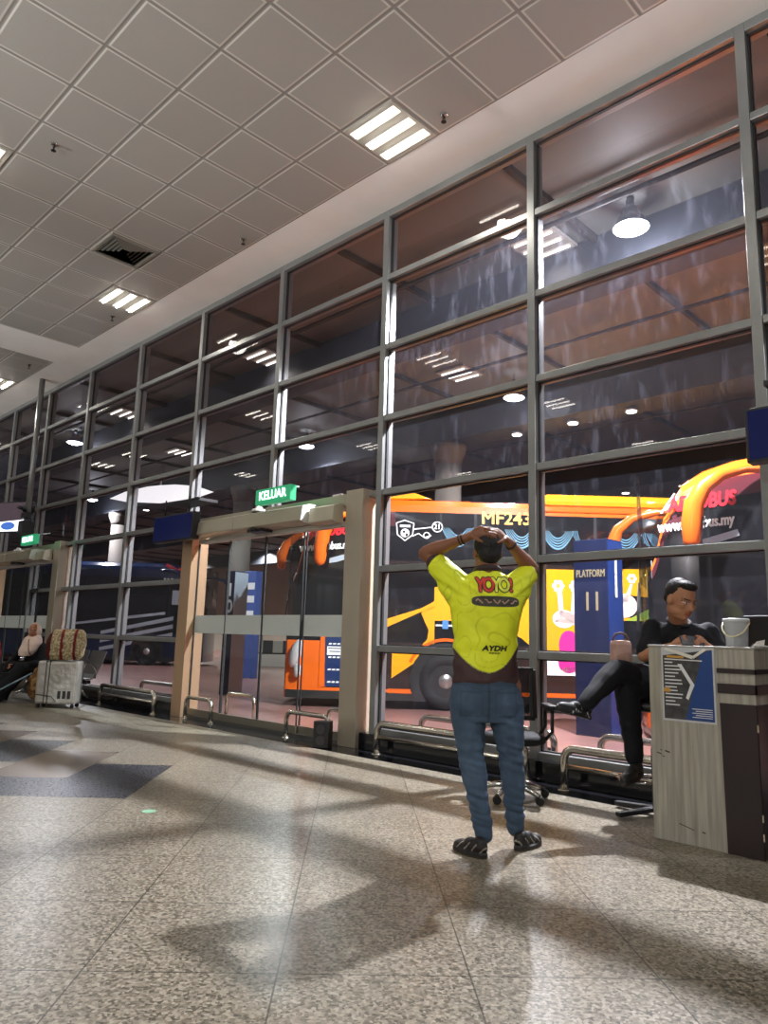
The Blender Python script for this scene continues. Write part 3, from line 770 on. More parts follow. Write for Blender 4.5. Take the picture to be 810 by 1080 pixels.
        g.mi = D('red'); g.ribbon([(.25, -.008, 3.25), (.6, -.008, 3.45), (.9, -.008, 3.3), (1.3, -.008, 3.5)], .12, (0, 1, 0))
        g.mi = D('white')
        M = XZ(.9, -.01, 2.95)
        if flip: M = M @ Matrix.Scale(-1, 4, (1, 0, 0))
        g.text('www', M, .40, .01)
        pl('silver', [(.3, 2.1), (1.0, 2.1), (1.0, 2.6), (.3, 2.6)], 2)
    arch = [(wx+.60*math.cos(a*D2R), .49+.60*math.sin(a*D2R)) for a in range(-30, 211, 12)]
    for cx in (wx, length-3.3):
        pl('under', [(x-wx+cx, max(z, .15)) for x, z in arch], 4)
    body = g.out('body', CM, root, recalc=False)
    me = bpy.data.meshes.new('windscreen'); gm.to_mesh(me); gm.free(); me.materials.append(M_wind)
    ws = bpy.data.objects.new('windscreen', me); COL.objects.link(ws); ws.parent = root
    # wheels
    for cx in (wx, length-3.3):
        for side in (0, 1):
            y = .11 if side == 0 else W-.11; sg = -1 if side == 0 else 1
            g = G(); g.lathe([(.27, sg*.13), (.33, sg*.15), (.44, sg*.13), (.47, sg*.06), (.47, -sg*.12), (.3, -sg*.14), (.26, 0), (.27, sg*.13)], (cx, y, .47), 32, 'y', caps=False)
            w = g.out('tyre', M_rubber, root)
            g = G(); g.lathe([(.275, sg*.125), (.27, sg*.06), (.20, sg*.05), (.12, sg*.12), (.08, sg*.15), (.004, sg*.155)], (cx, y, .47), 32, 'y', caps=False)
            r_ = g.out('rim', mat('rim_metal', 'b8b8b4', .28, .9), w)
            g = G()
            for k in range(10):
                a = k*36*D2R; g.ell((cx+.205*math.cos(a), y+sg*.062, .47+.205*math.sin(a)), (.028, .01, .028), seg=8, rr=6)
            g.out('rim_hole', M_rubber, r_)
            if side == 0 and False: pass
    # mirrors: the near one hangs like a drooping horn, the far one reaches forward
    mc = C_['orange'] if scheme == 'orange' else C_['navy']
    g = G(); g.tube([(1.45, .05, 3.30), (1.1, -.12, 3.30), (.82, -.25, 3.22), (.62, -.30, 3.06), (.50, -.32, 2.85), (.47, -.32, 2.6), (.46, -.32, 2.40)], [.04, .06, .085, .10, .12, .125, .10], 14, hemi=True)
    for v in g.bm.verts: v.co.y = -.30+(v.co.y+.30)*.8
    m1 = g.out('near_mirror', mc, root)
    G().lathe([(.1, 0), (.1, .015)], (.60, -.32, 2.6), 20, 'x').out('mirror_glass', M_blackg, m1)
    g = G(); g.tube([(.45, W, 3.22), (.1, W+.03, 3.24), (-.25, W+.05, 3.16), (-.48, W+.05, 2.98), (-.56, W+.05, 2.78), (-.56, W+.05, 2.55)], [.04, .06, .07, .09, .11, .09], 14, hemi=True)
    m2 = g.out('far_mirror', mc, root)
    # headlight, roof pod, wipers, dashboard, seats
    g = G(); g.ell((.10, .02, .86), (.10, .10, .24), (0, .25, 0)); g.ell((.14, -.0, .58), (.07, .06, .12)); g.out('headlight', mat('headlight_lens', 'd8dadc', .08, .6), root)
    g = G(); g.ell((.10, W-.02, .86), (.10, .10, .24), (0, .25, 0)); g.out('headlight', MATS['headlight_lens'], root)
    if scheme == 'orange':
        g = G(); g.prism([(1.25, .25, 3.54), (1.45, .25, 3.70), (2.0, .25, 3.70), (2.35, .25, 3.58)], (0, 1.9, 0)); g.out('roof_fairing', C_['yellow'], root, bevel=.03)
        g = G(); g.bb(4.25, 8.4, .04, W-.04, 3.48, 3.70); g.out('roof_air_unit', C_['yellow'], root, bevel=.09)
        g = G(); g.bb(4.23, 8.42, -.01, W+.01, 3.36, 3.47); g.out('roof_trim', C_['orange'], root, bevel=.03)
        for yy in (.7, 1.7):
            g = G(); g.tube([(-.20, yy, 1.36), (-.19, yy+.1, 1.7), (-.17, yy+.25, 2.0)], .012, 8); g.out('wiper', M_black, root)
        g = G(); g.bb(-.05, .5, .2, W-.2, 1.0, 1.30); g.out('dashboard', M_black, root, bevel=.04)
        g = G(); g.box((.0, .35, 2.12), (.01, .26, .22)); g.out('windscreen_paper', mat('paper', 'd8dcd2', .6), root)
    return root
A0 = EYE.xy.to_3d()
G1 = A0+FH*12.45+RH*-1.5; G2 = A0+FH*9.2+RH*3.38
coach('coach', 'yellow, orange and black coach seen side-on, with MF243 and a ringed 21 on its windows', G1, YAW, 'orange')
c2 = coach('coach', 'nearest coach at the right with drooping orange mirror, red name and web address', G2, YAW-20*D2R, 'orange', marks=False)
for ch in c2.children:
    if ch.name.startswith('roof_air') or ch.name.startswith('roof_trim'): bpy.data.objects.remove(ch)
G3 = A0+FH*26+RH*-6.35
b3 = coach('coach', 'dark blue coach with diagonal silver stripes, far left beyond the glass', G3, YAW, 'navy', front_over=1.75, flip=True)
b3.scale = (-1, 1, 1)

# ================================================================== PEOPLE
def limb(g, p0, r0, p1, r1, bulge=0.0, at=.35, seg=14):
    p0, p1 = Vector(p0), Vector(p1); P = []; R = []
    for k in range(7):
        u = k/6; P.append(p0.lerp(p1, u)); R.append(r0+(r1-r0)*u+bulge*math.exp(-((u-at)/.25)**2))
    g.tube(P, R, seg, hemi=True)

def skinmesh(g, name, material, parent, colfn, voxel=.006, smooth=6, wrinkle=None):
    """fuse overlapping closed pieces into ONE continuous surface, smooth it, paint vertex colours"""
    bmesh.ops.recalc_face_normals(g.bm, faces=g.bm.faces)
    me = bpy.data.meshes.new('tmp'); g.bm.to_mesh(me); g.bm.free()
    o = bpy.data.objects.new('tmp', me); COL.objects.link(o)
    r = o.modifiers.new('r', 'REMESH'); r.mode = 'VOXEL'; r.voxel_size = voxel
    s = o.modifiers.new('s', 'SMOOTH'); s.factor = .6; s.iterations = smooth
    bpy.context.view_layer.update()
    nm = bpy.data.meshes.new_from_object(o.evaluated_get(bpy.context.evaluated_depsgraph_get()))
    bpy.data.objects.remove(o); bpy.data.meshes.remove(me)
    if wrinkle:
        no = [v.normal.copy() for v in nm.vertices]
        for v, n in zip(nm.vertices, no): v.co += n*wrinkle(v.co)
    for p in nm.polygons: p.use_smooth = True
    at = nm.color_attributes.new('Col', 'FLOAT_COLOR', 'POINT')
    buf = []
    for v in nm.vertices: buf.extend(colfn(v.co))
    at.data.foreach_set('color', buf)
    nm.materials.clear(); nm.materials.append(material)
    nm.name = name
    ob = bpy.data.objects.new(name, nm); COL.objects.link(ob); ob.parent = parent
    return ob

M_skin = vcol_mat('skin', .55, .12, 160, .06, 30, .35)
M_cloth = vcol_mat('cloth', .8, .3, 220, .07, 8, .25)
M_denim = vcol_mat('denim', .85, .5, 260, .16, 14, .2)
M_shirt = vcol_mat('sport_shirt', .6, .12, 300, .05, 6, .35)
M_hair = vcol_mat('hair', .6, 1.0, 90, .3, 60, .3)
M_shoe = vcol_mat('shoe', .55, .3, 100, .15, 20, .4)

def head_prims(g, c, R, s=1.0, neck=None, neck_r=.055):
    c = Vector(c); T = lambda p: c+R@(Vector(p)*s)
    g.ell(T((0, .012, .03)), tuple(k*s for k in (.074, .094, .098)), R, 20, 14)
    g.ell(T((0, -.032, -.035)), tuple(k*s for k in (.058, .062, .080)), R, 18, 12)
    g.ell(T((0, -.058, -.088)), tuple(k*s for k in (.028, .026, .022)), R)
    for sx in (-1, 1):
        g.ell(T((sx*.046, -.02, -.062)), tuple(k*s for k in (.018, .04, .028)), R)       # jaw
        g.ell(T((sx*.040, -.066, -.018)), tuple(k*s for k in (.020, .020, .018)), R)     # cheek
        g.ell(T((sx*.076, .008, -.008)), tuple(k*s for k in (.010, .022, .031)), R)      # ear
        g.ell(T((sx*.030, -.077, .004)), tuple(k*s for k in (.015, .009, .009)), R)      # eye
        g.ell(T((sx*.011, -.100, -.030)), tuple(k*s for k in (.009, .010, .008)), R)     # nostril
    g.tube([T((-.045, -.070, .022)), T((-.02, -.083, .024)), T((.02, -.083, .024)), T((.045, -.070, .022))], [.009*s, .011*s, .011*s, .009*s], 10, hemi=True)
    g.tube([T((0, -.084, .014)), T((0, -.098, -.008)), T((0, -.110, -.027))], [.008*s, .009*s, .013*s], 10, hemi=True)
    g.tube([T((-.022, -.084, -.054)), T((0, -.095, -.052)), T((.022, -.084, -.054))], [.005*s, .007*s, .005*s], 8, hemi=True)
    g.tube([T((-.018, -.083, -.063)), T((0, -.092, -.064)), T((.018, -.083, -.063))], [.005*s, .007*s, .005*s], 8, hemi=True)
    if neck is not None: limb(g, T((0, .02, -.05)), neck_r*s, neck, neck_r*1.1)

def face_colour(co, c, R, s, skin, dark=(.012, .009, .008, 1)):
    p = (R.transposed()@(co-Vector(c)))/s
    if p.length > .17: return None
    if p.y < -.055:
        for sx in (-1, 1):
            dx, dz = p.x-sx*.030, p.z-.004
            if (dx/.0135)**2+(dz/.0052)**2 < 1: return (.03, .018, .012, 1) if abs(dx) < .0055 else (.55, .5, .46, 1)
            if abs(dz) < .008 and abs(dx) < .017 and dz > 0: return tuple(k*.35 for k in skin[:3])+(1,)
            if abs(p.z-.024-.1*abs(dx)) < .0042 and abs(dx) < .019: return dark
        if abs(p.x) < .023 and abs(p.z+.058) < .011: return (skin[0]*.72, skin[1]*.45, skin[2]*.42, 1)
    return None

def hand_prims(g, wrist, palm, tips, thumb, s=1.0, spread=(0, 0, 1)):
    """wrist->palm centre, four finger paths [(p..)], thumb path"""
    wrist, palm = Vector(wrist), Vector(palm); d = (palm-wrist).normalized(); sp = Vector(spread).normalized()
    sp = (sp-d*sp.dot(d)).normalized(); n = d.cross(sp)
    R = Matrix((sp, d, n)).transposed()
    g.ell(palm, (.040*s, .048*s, .017*s), R, 16, 10); limb(g, wrist, .026*s, palm, .022*s)
    for k, path in enumerate(tips):
        base = palm+d*.030*s+sp*(.030-.020*k)*s
        pts = [base]+[Vector(p) for p in path]
        g.tube([palm+sp*(.022-.015*k)*s]+pts, [.011*s]+[(.0095-.0012*i)*s for i in range(len(pts))], 10, hemi=True)
    g.tube([wrist.lerp(palm, .35)+sp*.020*s]+[Vector(p) for p in thumb], [.014*s, .012*s, .010*s, .0085*s][:len(thumb)+1], 10, hemi=True)

def shoe_prims(g, heel, toe, h=.07, w=.045, up=(0, 0, 1)):
    heel, toe = Vector(heel), Vector(toe); d = (toe-heel); L = d.length; d.normalize(); u = Vector(up); u = (u-d*u.dot(d)).normalized(); r = d.cross(u)
    R = Matrix((r, d, u)).transposed()
    T = lambda a, b, c: heel+r*a+d*b+u*c
    # sole slab
    n = 18; outl = []
    for k in range(n):
        a = 2*PI*k/n; yy = L/2+math.cos(a)*L/2; ww = w*(.80+.22*math.sin(PI*min(max(yy/L, 0), 1)*.9+.1))*abs(math.sin(a))**.7*math.copysign(1, math.sin(a))
        outl.append(T(ww, yy, 0))
    g.prism(outl, u*.024)
    g.ell(T(0, L*.25, .052), (w*.82, L*.25, .045), R); g.ell(T(0, L*.66, .035), (w*.88, L*.33, .034), R)
    g.ell(T(0, L*.42, .055), (w*.72, L*.25, .036), R); g.ell(T(0, L*.2, h), (w*.72, L*.17, .03), R)

def decal(name, txtbuilder, target, M, mat_, parent, off=.0025, dirn=Vector((0, 1, 0)), maxedge=.012):
    """flat artwork projected on to a curved garment"""
    g = G(); txtbuilder(g)
    bm = g.bm
    bmesh.ops.triangulate(bm, faces=bm.faces)
    for _ in range(4):
        ed = [e for e in bm.edges if e.calc_length() > maxedge]
        if not ed: break
        bmesh.ops.subdivide_edges(bm, edges=ed, cuts=1); bmesh.ops.triangulate(bm, faces=bm.faces)
    bv = BVHTree.FromPolygons([v.co for v in target.data.vertices], [tuple(p.vertices) for p in target.data.polygons])
    for v in bm.verts:
        p = M@v.co
        h = bv.ray_cast(p-dirn*.6, dirn)
        v.co = (h[0]-dirn*off) if h[0] is not None else p
    return g.out(name, mat_, parent, recalc=False)

SK = hexc('7b4f38'); SK2 = hexc('8a5a41'); 
# ---------------------------------------------------------------- standing man (his back to us); local x = image right, y = away
MAN = A0+FH*4.30+RH*.61
man = thing('person', 'man in yellow shirt and jeans, standing back-turned with hands on his head', 'person', MAN, YAW)
HC = Vector((.003, .0, 1.655)); HR = Euler((.10, .0, PI+.12)).to_matrix()
g = G()
head_prims(g, HC, HR, 1.0, (0, -.015, 1.50), .054)
g.loft([((0, 0, .93), .15, .10), ((0, 0, 1.15), .145, .09), ((0, 0, 1.34), .155, .085), ((0, 0, 1.44), .125, .07), ((0, 0, 1.52), .06, .06)])
shL, elL, wrL = Vector((-.165, .01, 1.475)), Vector((-.352, .10, 1.655)), Vector((-.125, -.015, 1.738))
shR, elR, wrR = Vector((.165, .01, 1.475)), Vector((.292, .13, 1.575)), Vector((.130, -.01, 1.722))
limb(g, shL, .05, elL, .043, .006); limb(g, elL, .043, wrL, .027, .009, .3)
limb(g, shR+Vector((0, 0, -.015)), .042, elR, .043, .006); limb(g, elR, .043, wrR, .027, .009, .3)
# hands laid over the crown, fingers crossing
hand_prims(g, wrL, (-.062, -.052, 1.764),
           [[(.000, -.078, 1.782), (.030, -.080, 1.780), (.052, -.072, 1.770)], [(-.002, -.088, 1.766), (.028, -.094, 1.762), (.052, -.088, 1.752)],
            [(-.006, -.094, 1.748), (.022, -.102, 1.742), (.044, -.098, 1.733)], [(-.012, -.095, 1.732), (.010, -.102, 1.724), (.028, -.101, 1.716)]],
           [(-.085, -.075, 1.735), (-.060, -.096, 1.718), (-.040, -.104, 1.708)], 1.0, (0, .25, 1))
hand_prims(g, wrR, (.072, -.046, 1.752),
           [[(.030, -.062, 1.790), (.000, -.060, 1.800), (-.024, -.050, 1.800)], [(.022, -.082, 1.776), (-.006, -.092, 1.786), (-.028, -.090, 1.790)],
            [(.020, -.096, 1.757), (-.004, -.112, 1.764), (-.026, -.114, 1.770)], [(.024, -.104, 1.738), (.004, -.118, 1.744), (-.014, -.120, 1.750)]],
           [(.092, -.078, 1.728), (.070, -.098, 1.712), (.050, -.106, 1.704)], 1.0, (0, .25, 1))
# legs hidden in the jeans
limb(g, (-.10, 0, .90), .09, (-.082, 0, .50), .06); limb(g, (-.082, 0, .50), .055, (-.018, -.05, .10), .04)
limb(g, (.11, 0, .90), .09, (.150, .02, .50), .06); limb(g, (.150, .02, .50), .055, (.180, .10, .10), .04)
skinmesh(g, 'body', M_skin, man, lambda co: face_colour(co, HC, HR, 1, SK) or (SK[0]*(1.0), SK[1], SK[2], 1), .0052, 5)
# hair
g = G(); T = lambda p: HC+HR@Vector(p)
g.ell(T((0, .026, .040)), (.082, .094, .094), HR, 22, 14); g.ell(T((0, .055, -.012)), (.070, .055, .068), HR)
g.ell(T((0, -.03, .085)), (.062, .06, .038), HR)
skinmesh(g, 'hair', M_hair, man, lambda co: (.010, .009, .009, 1), .006, 3, lambda co: .003*noise.noise(co*90))
# wrist bands and bracelet
def ring(c, d, R, r, nm, m, par):
    d = Vector(d).normalized(); u = d.orthogonal().normalized(); v = d.cross(u)
    pts = [Vector(c)+(u*math.cos(a)+v*math.sin(a))*R for a in [2*PI*k/20 for k in range(21)]]
    return G().tube(pts, r, 8, caps=False).out(nm, m, par)
ring(elL.lerp(wrL, .93), wrL-elL, .031, .005, 'bracelet', M_rubber, man); ring(elL.lerp(wrL, .86), wrL-elL, .032, .0035, 'bracelet', M_rubber, man)
ring(elR.lerp(wrR, .90), wrR-elR, .031, .006, 'wristwatch', M_black, man)
# shirt
Y1, Y2, BR_ = hexc('dde62a'), hexc('c3d21a'), hexc('3d2a2b')
g = G()
g.loft([((-.004, .0, .905), .186, .118), ((-.004, 0, .925), .190, .124), ((-.004, 0, 1.0), .183, .122), ((-.006, 0, 1.12), .182, .118), ((-.004, 0, 1.22), .190, .118), ((0, .0, 1.33), .212, .122),
        ((0, .0, 1.42), .205, .112), ((0, .0, 1.475), .175, .096), ((0, .0, 1.515), .120, .080), ((0, -.004, 1.545), .078, .070)])
cuL, cuR = shL.lerp(elL, .66), shR.lerp(elR, .74)
limb(g, (-.12, .0, 1.42), .085, cuL, .066); limb(g, (.12, .0, 1.42), .085, cuR, .066)
limb(g, (-.14, 0, 1.36), .075, cuL+Vector((0, 0, -.02)), .058); limb(g, (.14, 0, 1.36), .075, cuR+Vector((0, 0, -.02)), .058)
dL, dR = (elL-shL).normalized(), (elR-shR).normalized()
def shirt_col(co):
    x, z = co.x, co.z
    if (co-cuL).dot(dL) > .012 and x < -.2 or (co-cuR).dot(dR) > .012 and x > .18: return BR_
    lim = .975+(3.6*x*x if x < 0 else 5.0*x*x)
    if z < lim:
        return BR_ if z < lim-.004 else (.35, .38, .1, 1)
    n = noise.noise(Vector((x*7+3, z*7, co.y*5)))
    ln = abs(math.sin(n*9+z*5))
    k = .74+.26*min(1, max(0, (ln-.05)/.14))
    a = max(0, min(1, (z-1.0)/.5)); c = [Y1[i]*(1-a*.25)+Y2[i]*a*.25 for i in range(3)]
    return (c[0]*k, c[1]*k, c[2]*k, 1)
def shirt_wr(co):
    a = co.z
    w = .0055*noise.noise(Vector((co.x*5, co.y*5, a*16+co.x*10)))+.004*noise.noise(co*22)
    w += .006*math.sin((a-1.12)*55+co.x*9*math.copysign(1, co.x))*math.exp(-((a-1.08)/.10)**2)*.7
    if a > 1.36: w += .006*math.sin((co.x*math.copysign(1, co.x)*.7-a)*90)*math.exp(-((a-1.46)/.07)**2)
    return w
shirt = skinmesh(g, 'shirt', M_shirt, man, shirt_col, .0058, 5, shirt_wr)
g = G(); cc = [Vector((.004+.064*math.cos(a), -.010+.062*math.sin(a), 1.552-.012*math.sin(a))) for a in [2*PI*k/24 for k in range(25)]]
g.tube(cc, .019, 10, caps=False); g.out('collar', mat('brown_collar', '332425', .8), shirt)
for c, d, r in ((cuL, dL, .064), (cuR, dR, .064)):
    pass
# shirt lettering: flat art projected onto the back
I4 = Matrix.Identity(4)
def S(px, py): return ((px-515)/180.2, 1.143+(676-py)/180.2)
def art(txt, cx, cz, size, bold, sx, roll=0.0, shear=0.0): return lambda g: g.text(txt, XZ(cx, 0, cz, roll), size, bold, sx=sx, shear=shear)
yx, yz = S(522, 619)
YL = (('Y', -.088), ('O', -.040), ('Y', .004), ('O', .050), ('!', .092))
def outl(g):
    for ch, dx in YL: g.text(ch, XZ(yx+dx, 0, yz+dx*.03), .118, .0085, sx=.72)
decal('lettering_outline', outl, shirt, I4, mat('shirt_black', '16110f', .6), shirt, .0018)
def two(g):
    g.mi = 0
    for ch, dx in YL[:2]+YL[4:]: g.text(ch, XZ(yx+dx, 0, yz+dx*.03), .118, .003, sx=.72)
    g.mi = 1
    for ch, dx in YL[2:4]: g.text(ch, XZ(yx+dx, 0, yz+dx*.03), .118, .003, sx=.72)
decal('lettering', two, shirt, I4, [mat('shirt_red', 'c9392b', .6), mat('shirt_lime', 'd8e04a', .6)], shirt, .0032)
def smudge(g):
    cx, cz = S(522, 635.5)
    n = 26; g.poly([(cx+.138*math.copysign(abs(math.cos(a))**.5, math.cos(a)), 0, cz+.030*math.copysign(abs(math.sin(a))**.6, math.sin(a))) for a in [2*PI*k/n for k in range(n)]])
decal('printed_patch', smudge, shirt, I4, mat('shirt_patch', '37342a', .7, var=.5, vscale=30), shirt, .0018)
def smud2(g):
    cx, cz = S(522, 635.5)
    for q in range(5): g.ribbon([(cx-.115+.05*q+u*.04, 0, cz+.012*math.sin(q+u*5)) for u in (0, .3, .6, 1)], .008, (0, 1, 0))
decal('patch_letters', smud2, shirt, I4, mat('shirt_patch_light', '9a7e6c', .6), shirt, .003)
ax, az = S(520.5, 683)
decal('small_lettering', lambda g: (g.text('AYDH', XZ(ax, 0, az), .040, .0022, sx=1.25, shear=.2), g.text('PREMIUM', XZ(ax, 0, az-.026), .014, .0004, sx=1.1)), shirt, I4, MATS['shirt_black'], shirt, .0022)
# jeans
DN1, DN2 = hexc('4b5e74'), hexc('20344a')
g = G()
g.loft([((-.002, .0, .965), .172, .112), ((-.002, 0, .93), .184, .118), ((0, .0, .86), .200, .128), ((0, .0, .78), .207, .130), ((0, .005, .70), .195, .115)])
g.ell((-.095, -.045, .80), (.095, .085, .10)); g.ell((.095, -.045, .80), (.095, .085, .10))
lk, rk = Vector((-.082, -.005, .50)), Vector((.148, .02, .51)); la, ra = Vector((-.018, -.06, .125)), Vector((.184, .095, .135))
limb(g, (-.105, 0, .80), .108, lk, .071, .004); limb(g, lk, .071, la, .050, .006, .25)
limb(g, (.108, 0, .80), .108, rk, .071, .004); limb(g, rk, .071, ra, .050, .006, .25)
limb(g, la+Vector((0, 0, .05)), .050, la+Vector((0, 0, -.015)), .053); limb(g, ra+Vector((0, 0, .05)), .050, ra+Vector((0, 0, -.015)), .053)
def jean_col(co):
    x, z = co.x, co.z
    c = list(DN1)
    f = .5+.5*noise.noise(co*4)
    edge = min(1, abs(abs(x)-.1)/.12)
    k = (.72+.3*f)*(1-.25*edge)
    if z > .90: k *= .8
    for sx in (-1, 1):                       # back pockets and yoke seams
        px, pz = x-sx*.095, z-.80
        if co.y < 0 and abs(px) < .062 and abs(pz) < .068 and (abs(abs(px)-.058) < .0035 or abs(abs(pz)-.064) < .0035): k *= .78
    if co.y < 0 and abs(z-(.895+.25*abs(x)-.03)) < .003: k *= .8
    if co.y < 0 and abs(x) < .004 and z > .68: k *= .7
    return (c[0]*k, c[1]*k, c[2]*k, 1)
def jean_wr(co):
    z = co.z; w = .004*noise.noise(co*14)
    for kz, am, wd in ((.50, .012, .11), (.22, .013, .13), (.70, .007, .06)):
        w += am*noise.noise(Vector((co.x*9+kz*7, co.y*9, z*38+co.x*10)))*math.exp(-((z-kz)/wd)**2)
    return w
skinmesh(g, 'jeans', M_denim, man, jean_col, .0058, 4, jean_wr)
# shoes
for hl, tp in (((-.012, -.135, .0), (-.165, .055, .0)), ((.175, .035, .0), (.345, .215, .0))):
    g = G(); shoe_prims(g, hl, tp, .075, .050)
    hv, tv = Vector(hl), Vector(tp)
    def shoe_col(co, hv=hv, tv=tv):
        if co.z < .012: return hexc('3b342c')
        if co.z < .026: return hexc('14110f')
        d = (tv-hv).normalized(); u = (co-hv).dot(d)
        if abs(math.sin(u*60+co.z*55)) < .20 and .03 < co.z < .07: return hexc('8f887c')
        return hexc('171413')
    skinmesh(g, 'shoe', M_shoe, man, shoe_col, .005, 2)

# ---------------------------------------------------------------- seated man at the counter
SEAT = A0+FH*5.2+RH*2.0
sm = thing('person', 'man in a black polo seated cross-legged behind the counter looking at his phone', 'person', SEAT, YAW)
HC2 = Vector((.005, -.25, 1.452)); HR2 = Euler((.34, .08, .38), 'XYZ').to_matrix(); hs = 1.10
SK3 = hexc('a07055')
g = G()
head_prims(g, HC2, HR2, hs, (.045, -.10, 1.31), .056)
g.loft([((.02, .1, .86), .14, .10), ((.05, .03, 1.05), .14, .10), ((.075, -.03, 1.22), .15, .09), ((.06, -.08, 1.31), .07, .06)])
aL, eL, wL = Vector((-.11, -.03, 1.26)), Vector((-.20, -.10, 1.075)), Vector((-.075, -.30, 1.15))
aR, eR, wR = Vector((.27, -.05, 1.25)), Vector((.33, -.14, 1.06)), Vector((.13, -.33, 1.155))
for a, e, w in ((aL, eL, wL), (aR, eR, wR)): limb(g, a, .048, e, .040, .005); limb(g, e, .040, w, .025, .007)
hand_prims(g, wL, (-.035, -.335, 1.175), [[(-.005, -.355, 1.185), (.015, -.350, 1.178)], [(-.002, -.362, 1.172), (.018, -.354, 1.165)], [(-.004, -.366, 1.16), (.014, -.358, 1.152)], [(-.008, -.366, 1.15), (.008, -.36, 1.143)]], [(-.035, -.33, 1.205), (-.012, -.338, 1.215)], .95)
hand_prims(g, wR, (.085, -.355, 1.178), [[(.055, -.375, 1.19), (.035, -.366, 1.182)], [(.052, -.38, 1.176), (.032, -.37, 1.17)], [(.052, -.382, 1.163), (.034, -.372, 1.156)], [(.056, -.38, 1.15), (.04, -.372, 1.145)]], [(.082, -.345, 1.208), (.058, -.35, 1.216)], .95)
hipA, kneeA, ankA = Vector((-.04, .08, .885)), Vector((-.43, -.21, .975)), Vector((-.70, -.42, .765))
hipB, kneeB, ankB = Vector((.10, .10, .86)), Vector((-.335, -.13, .865)), Vector((-.285, -.10, .40))
for a, b_, c in ((hipA, kneeA, ankA), (hipB, kneeB, ankB)): limb(g, a, .08, b_, .055); limb(g, b_, .05, c, .04)
skinmesh(g, 'body', M_skin, sm, lambda co: face_colour(co, HC2, HR2, hs, SK3) or SK3, .005, 3)
g = G(); T = lambda p: HC2+HR2@(Vector(p)*hs)
g.ell(T((0, .030, .048)), tuple(k*hs for k in (.080, .090, .084)), HR2, 22, 14); g.ell(T((0, -.028, .098)), tuple(k*hs for k in (.060, .052, .032)), HR2)
g.ell(T((0, .062, -.0)), tuple(k*hs for k in (.068, .045, .055)), HR2)
skinmesh(g, 'hair', M_hair, sm, lambda co: (.008, .007, .007, 1), .006, 3, lambda co: .003*noise.noise(co*100))
KS = hexc('15161b')
g = G()
g.loft([((.0, .12, .82), .175, .135), ((.02, .08, .98), .165, .13), ((.06, .01, 1.12), .185, .13), ((.078, -.03, 1.22), .205, .12), ((.078, -.05, 1.27), .175, .10), ((.065, -.07, 1.305), .10, .075)])
g.ell(aL+Vector((.012, 0, -.012)), .072); g.ell(aR+Vector((-.012, 0, -.012)), .072)
limb(g, (-.07, -.03, 1.24), .075, aL.lerp(eL, .72), .066); limb(g, aL, .070, aL.lerp(eL, .78), .066); limb(g, aR, .070, aR.lerp(eR, .78), .066)
limb(g, (.23, -.05, 1.23), .075, aR.lerp(eR, .75), .066)
kw = lambda co: .006*noise.noise(co*11)+.003*noise.noise(co*28)
polo = skinmesh(g, 'polo_shirt', M_cloth, sm, lambda co: KS, .0065, 4, kw)
g = G(); g.tube([Vector((.052+.070*math.cos(a), -.095+.068*math.sin(a), 1.315-.03*math.sin(a)*-1)) for a in [2*PI*k/22 for k in range(23)]], .014, 8, caps=False); g.out('collar', mat('polo_collar', '101116', .8), polo)
g = G()
g.ell((.02, .10, .865), (.19, .17, .115))
limb(g, hipA, .110, kneeA, .078, .008, .3); limb(g, kneeA, .076, ankA, .054, .010, .3)
limb(g, hipB, .110, kneeB, .080); limb(g, kneeB, .078, ankB+Vector((0, 0, .01)), .060, .008, .25)
skinmesh(g, 'trousers', M_cloth, sm, lambda co: hexc('111217'), .0065, 4, lambda co: .007*noise.noise(co*10)+.004*math.sin(co.z*80+co.x*30)*math.exp(-((co.z-.6)/.1)**2))
ring(ankA.lerp(kneeA, .02), ankA-kneeA, .042, .012, 'sock', M_black, sm)
g = G(); shoe_prims(g, ankA+Vector((.045, .03, -.095)), ankA+Vector((-.205, -.10, -.03)), .075, .046, (-.25, -.1, 1)); skinmesh(g, 'shoe', M_shoe, sm, lambda co: hexc('101012') if noise.noise(co*60) < .42 else hexc('b8b8b8'), .005, 2)
g = G(); shoe_prims(g, ankB+Vector((.06, .04, -.095)), ankB+Vector((-.13, -.15, -.155)), .075, .050, (-.1, -.1, 1)); skinmesh(g, 'shoe', M_shoe, sm, lambda co: hexc('141416') if co.z > .27 else hexc('2a2624'), .005, 2)
# phone held between the hands (a thing of its own)
ph = G(); ph.box((0, 0, 0), (.15, .009, .075)); ph = ph.out('mobile_phone', M_blackg, None, bevel=.004)
ph.location = SEAT+RH*.025+FH*-.358+Vector((0, 0, 1.186)); ph.rotation_euler = (-.6, 0, YAW)
tag(ph, 'black mobile phone held by the seated man above the counter top', 'phone')
scr = G().box((0, -.0052, 0), (.14, .001, .067)).out('screen', mat('phone_screen', '20242c', .1, emit='2a3444', estr=.2), ph)

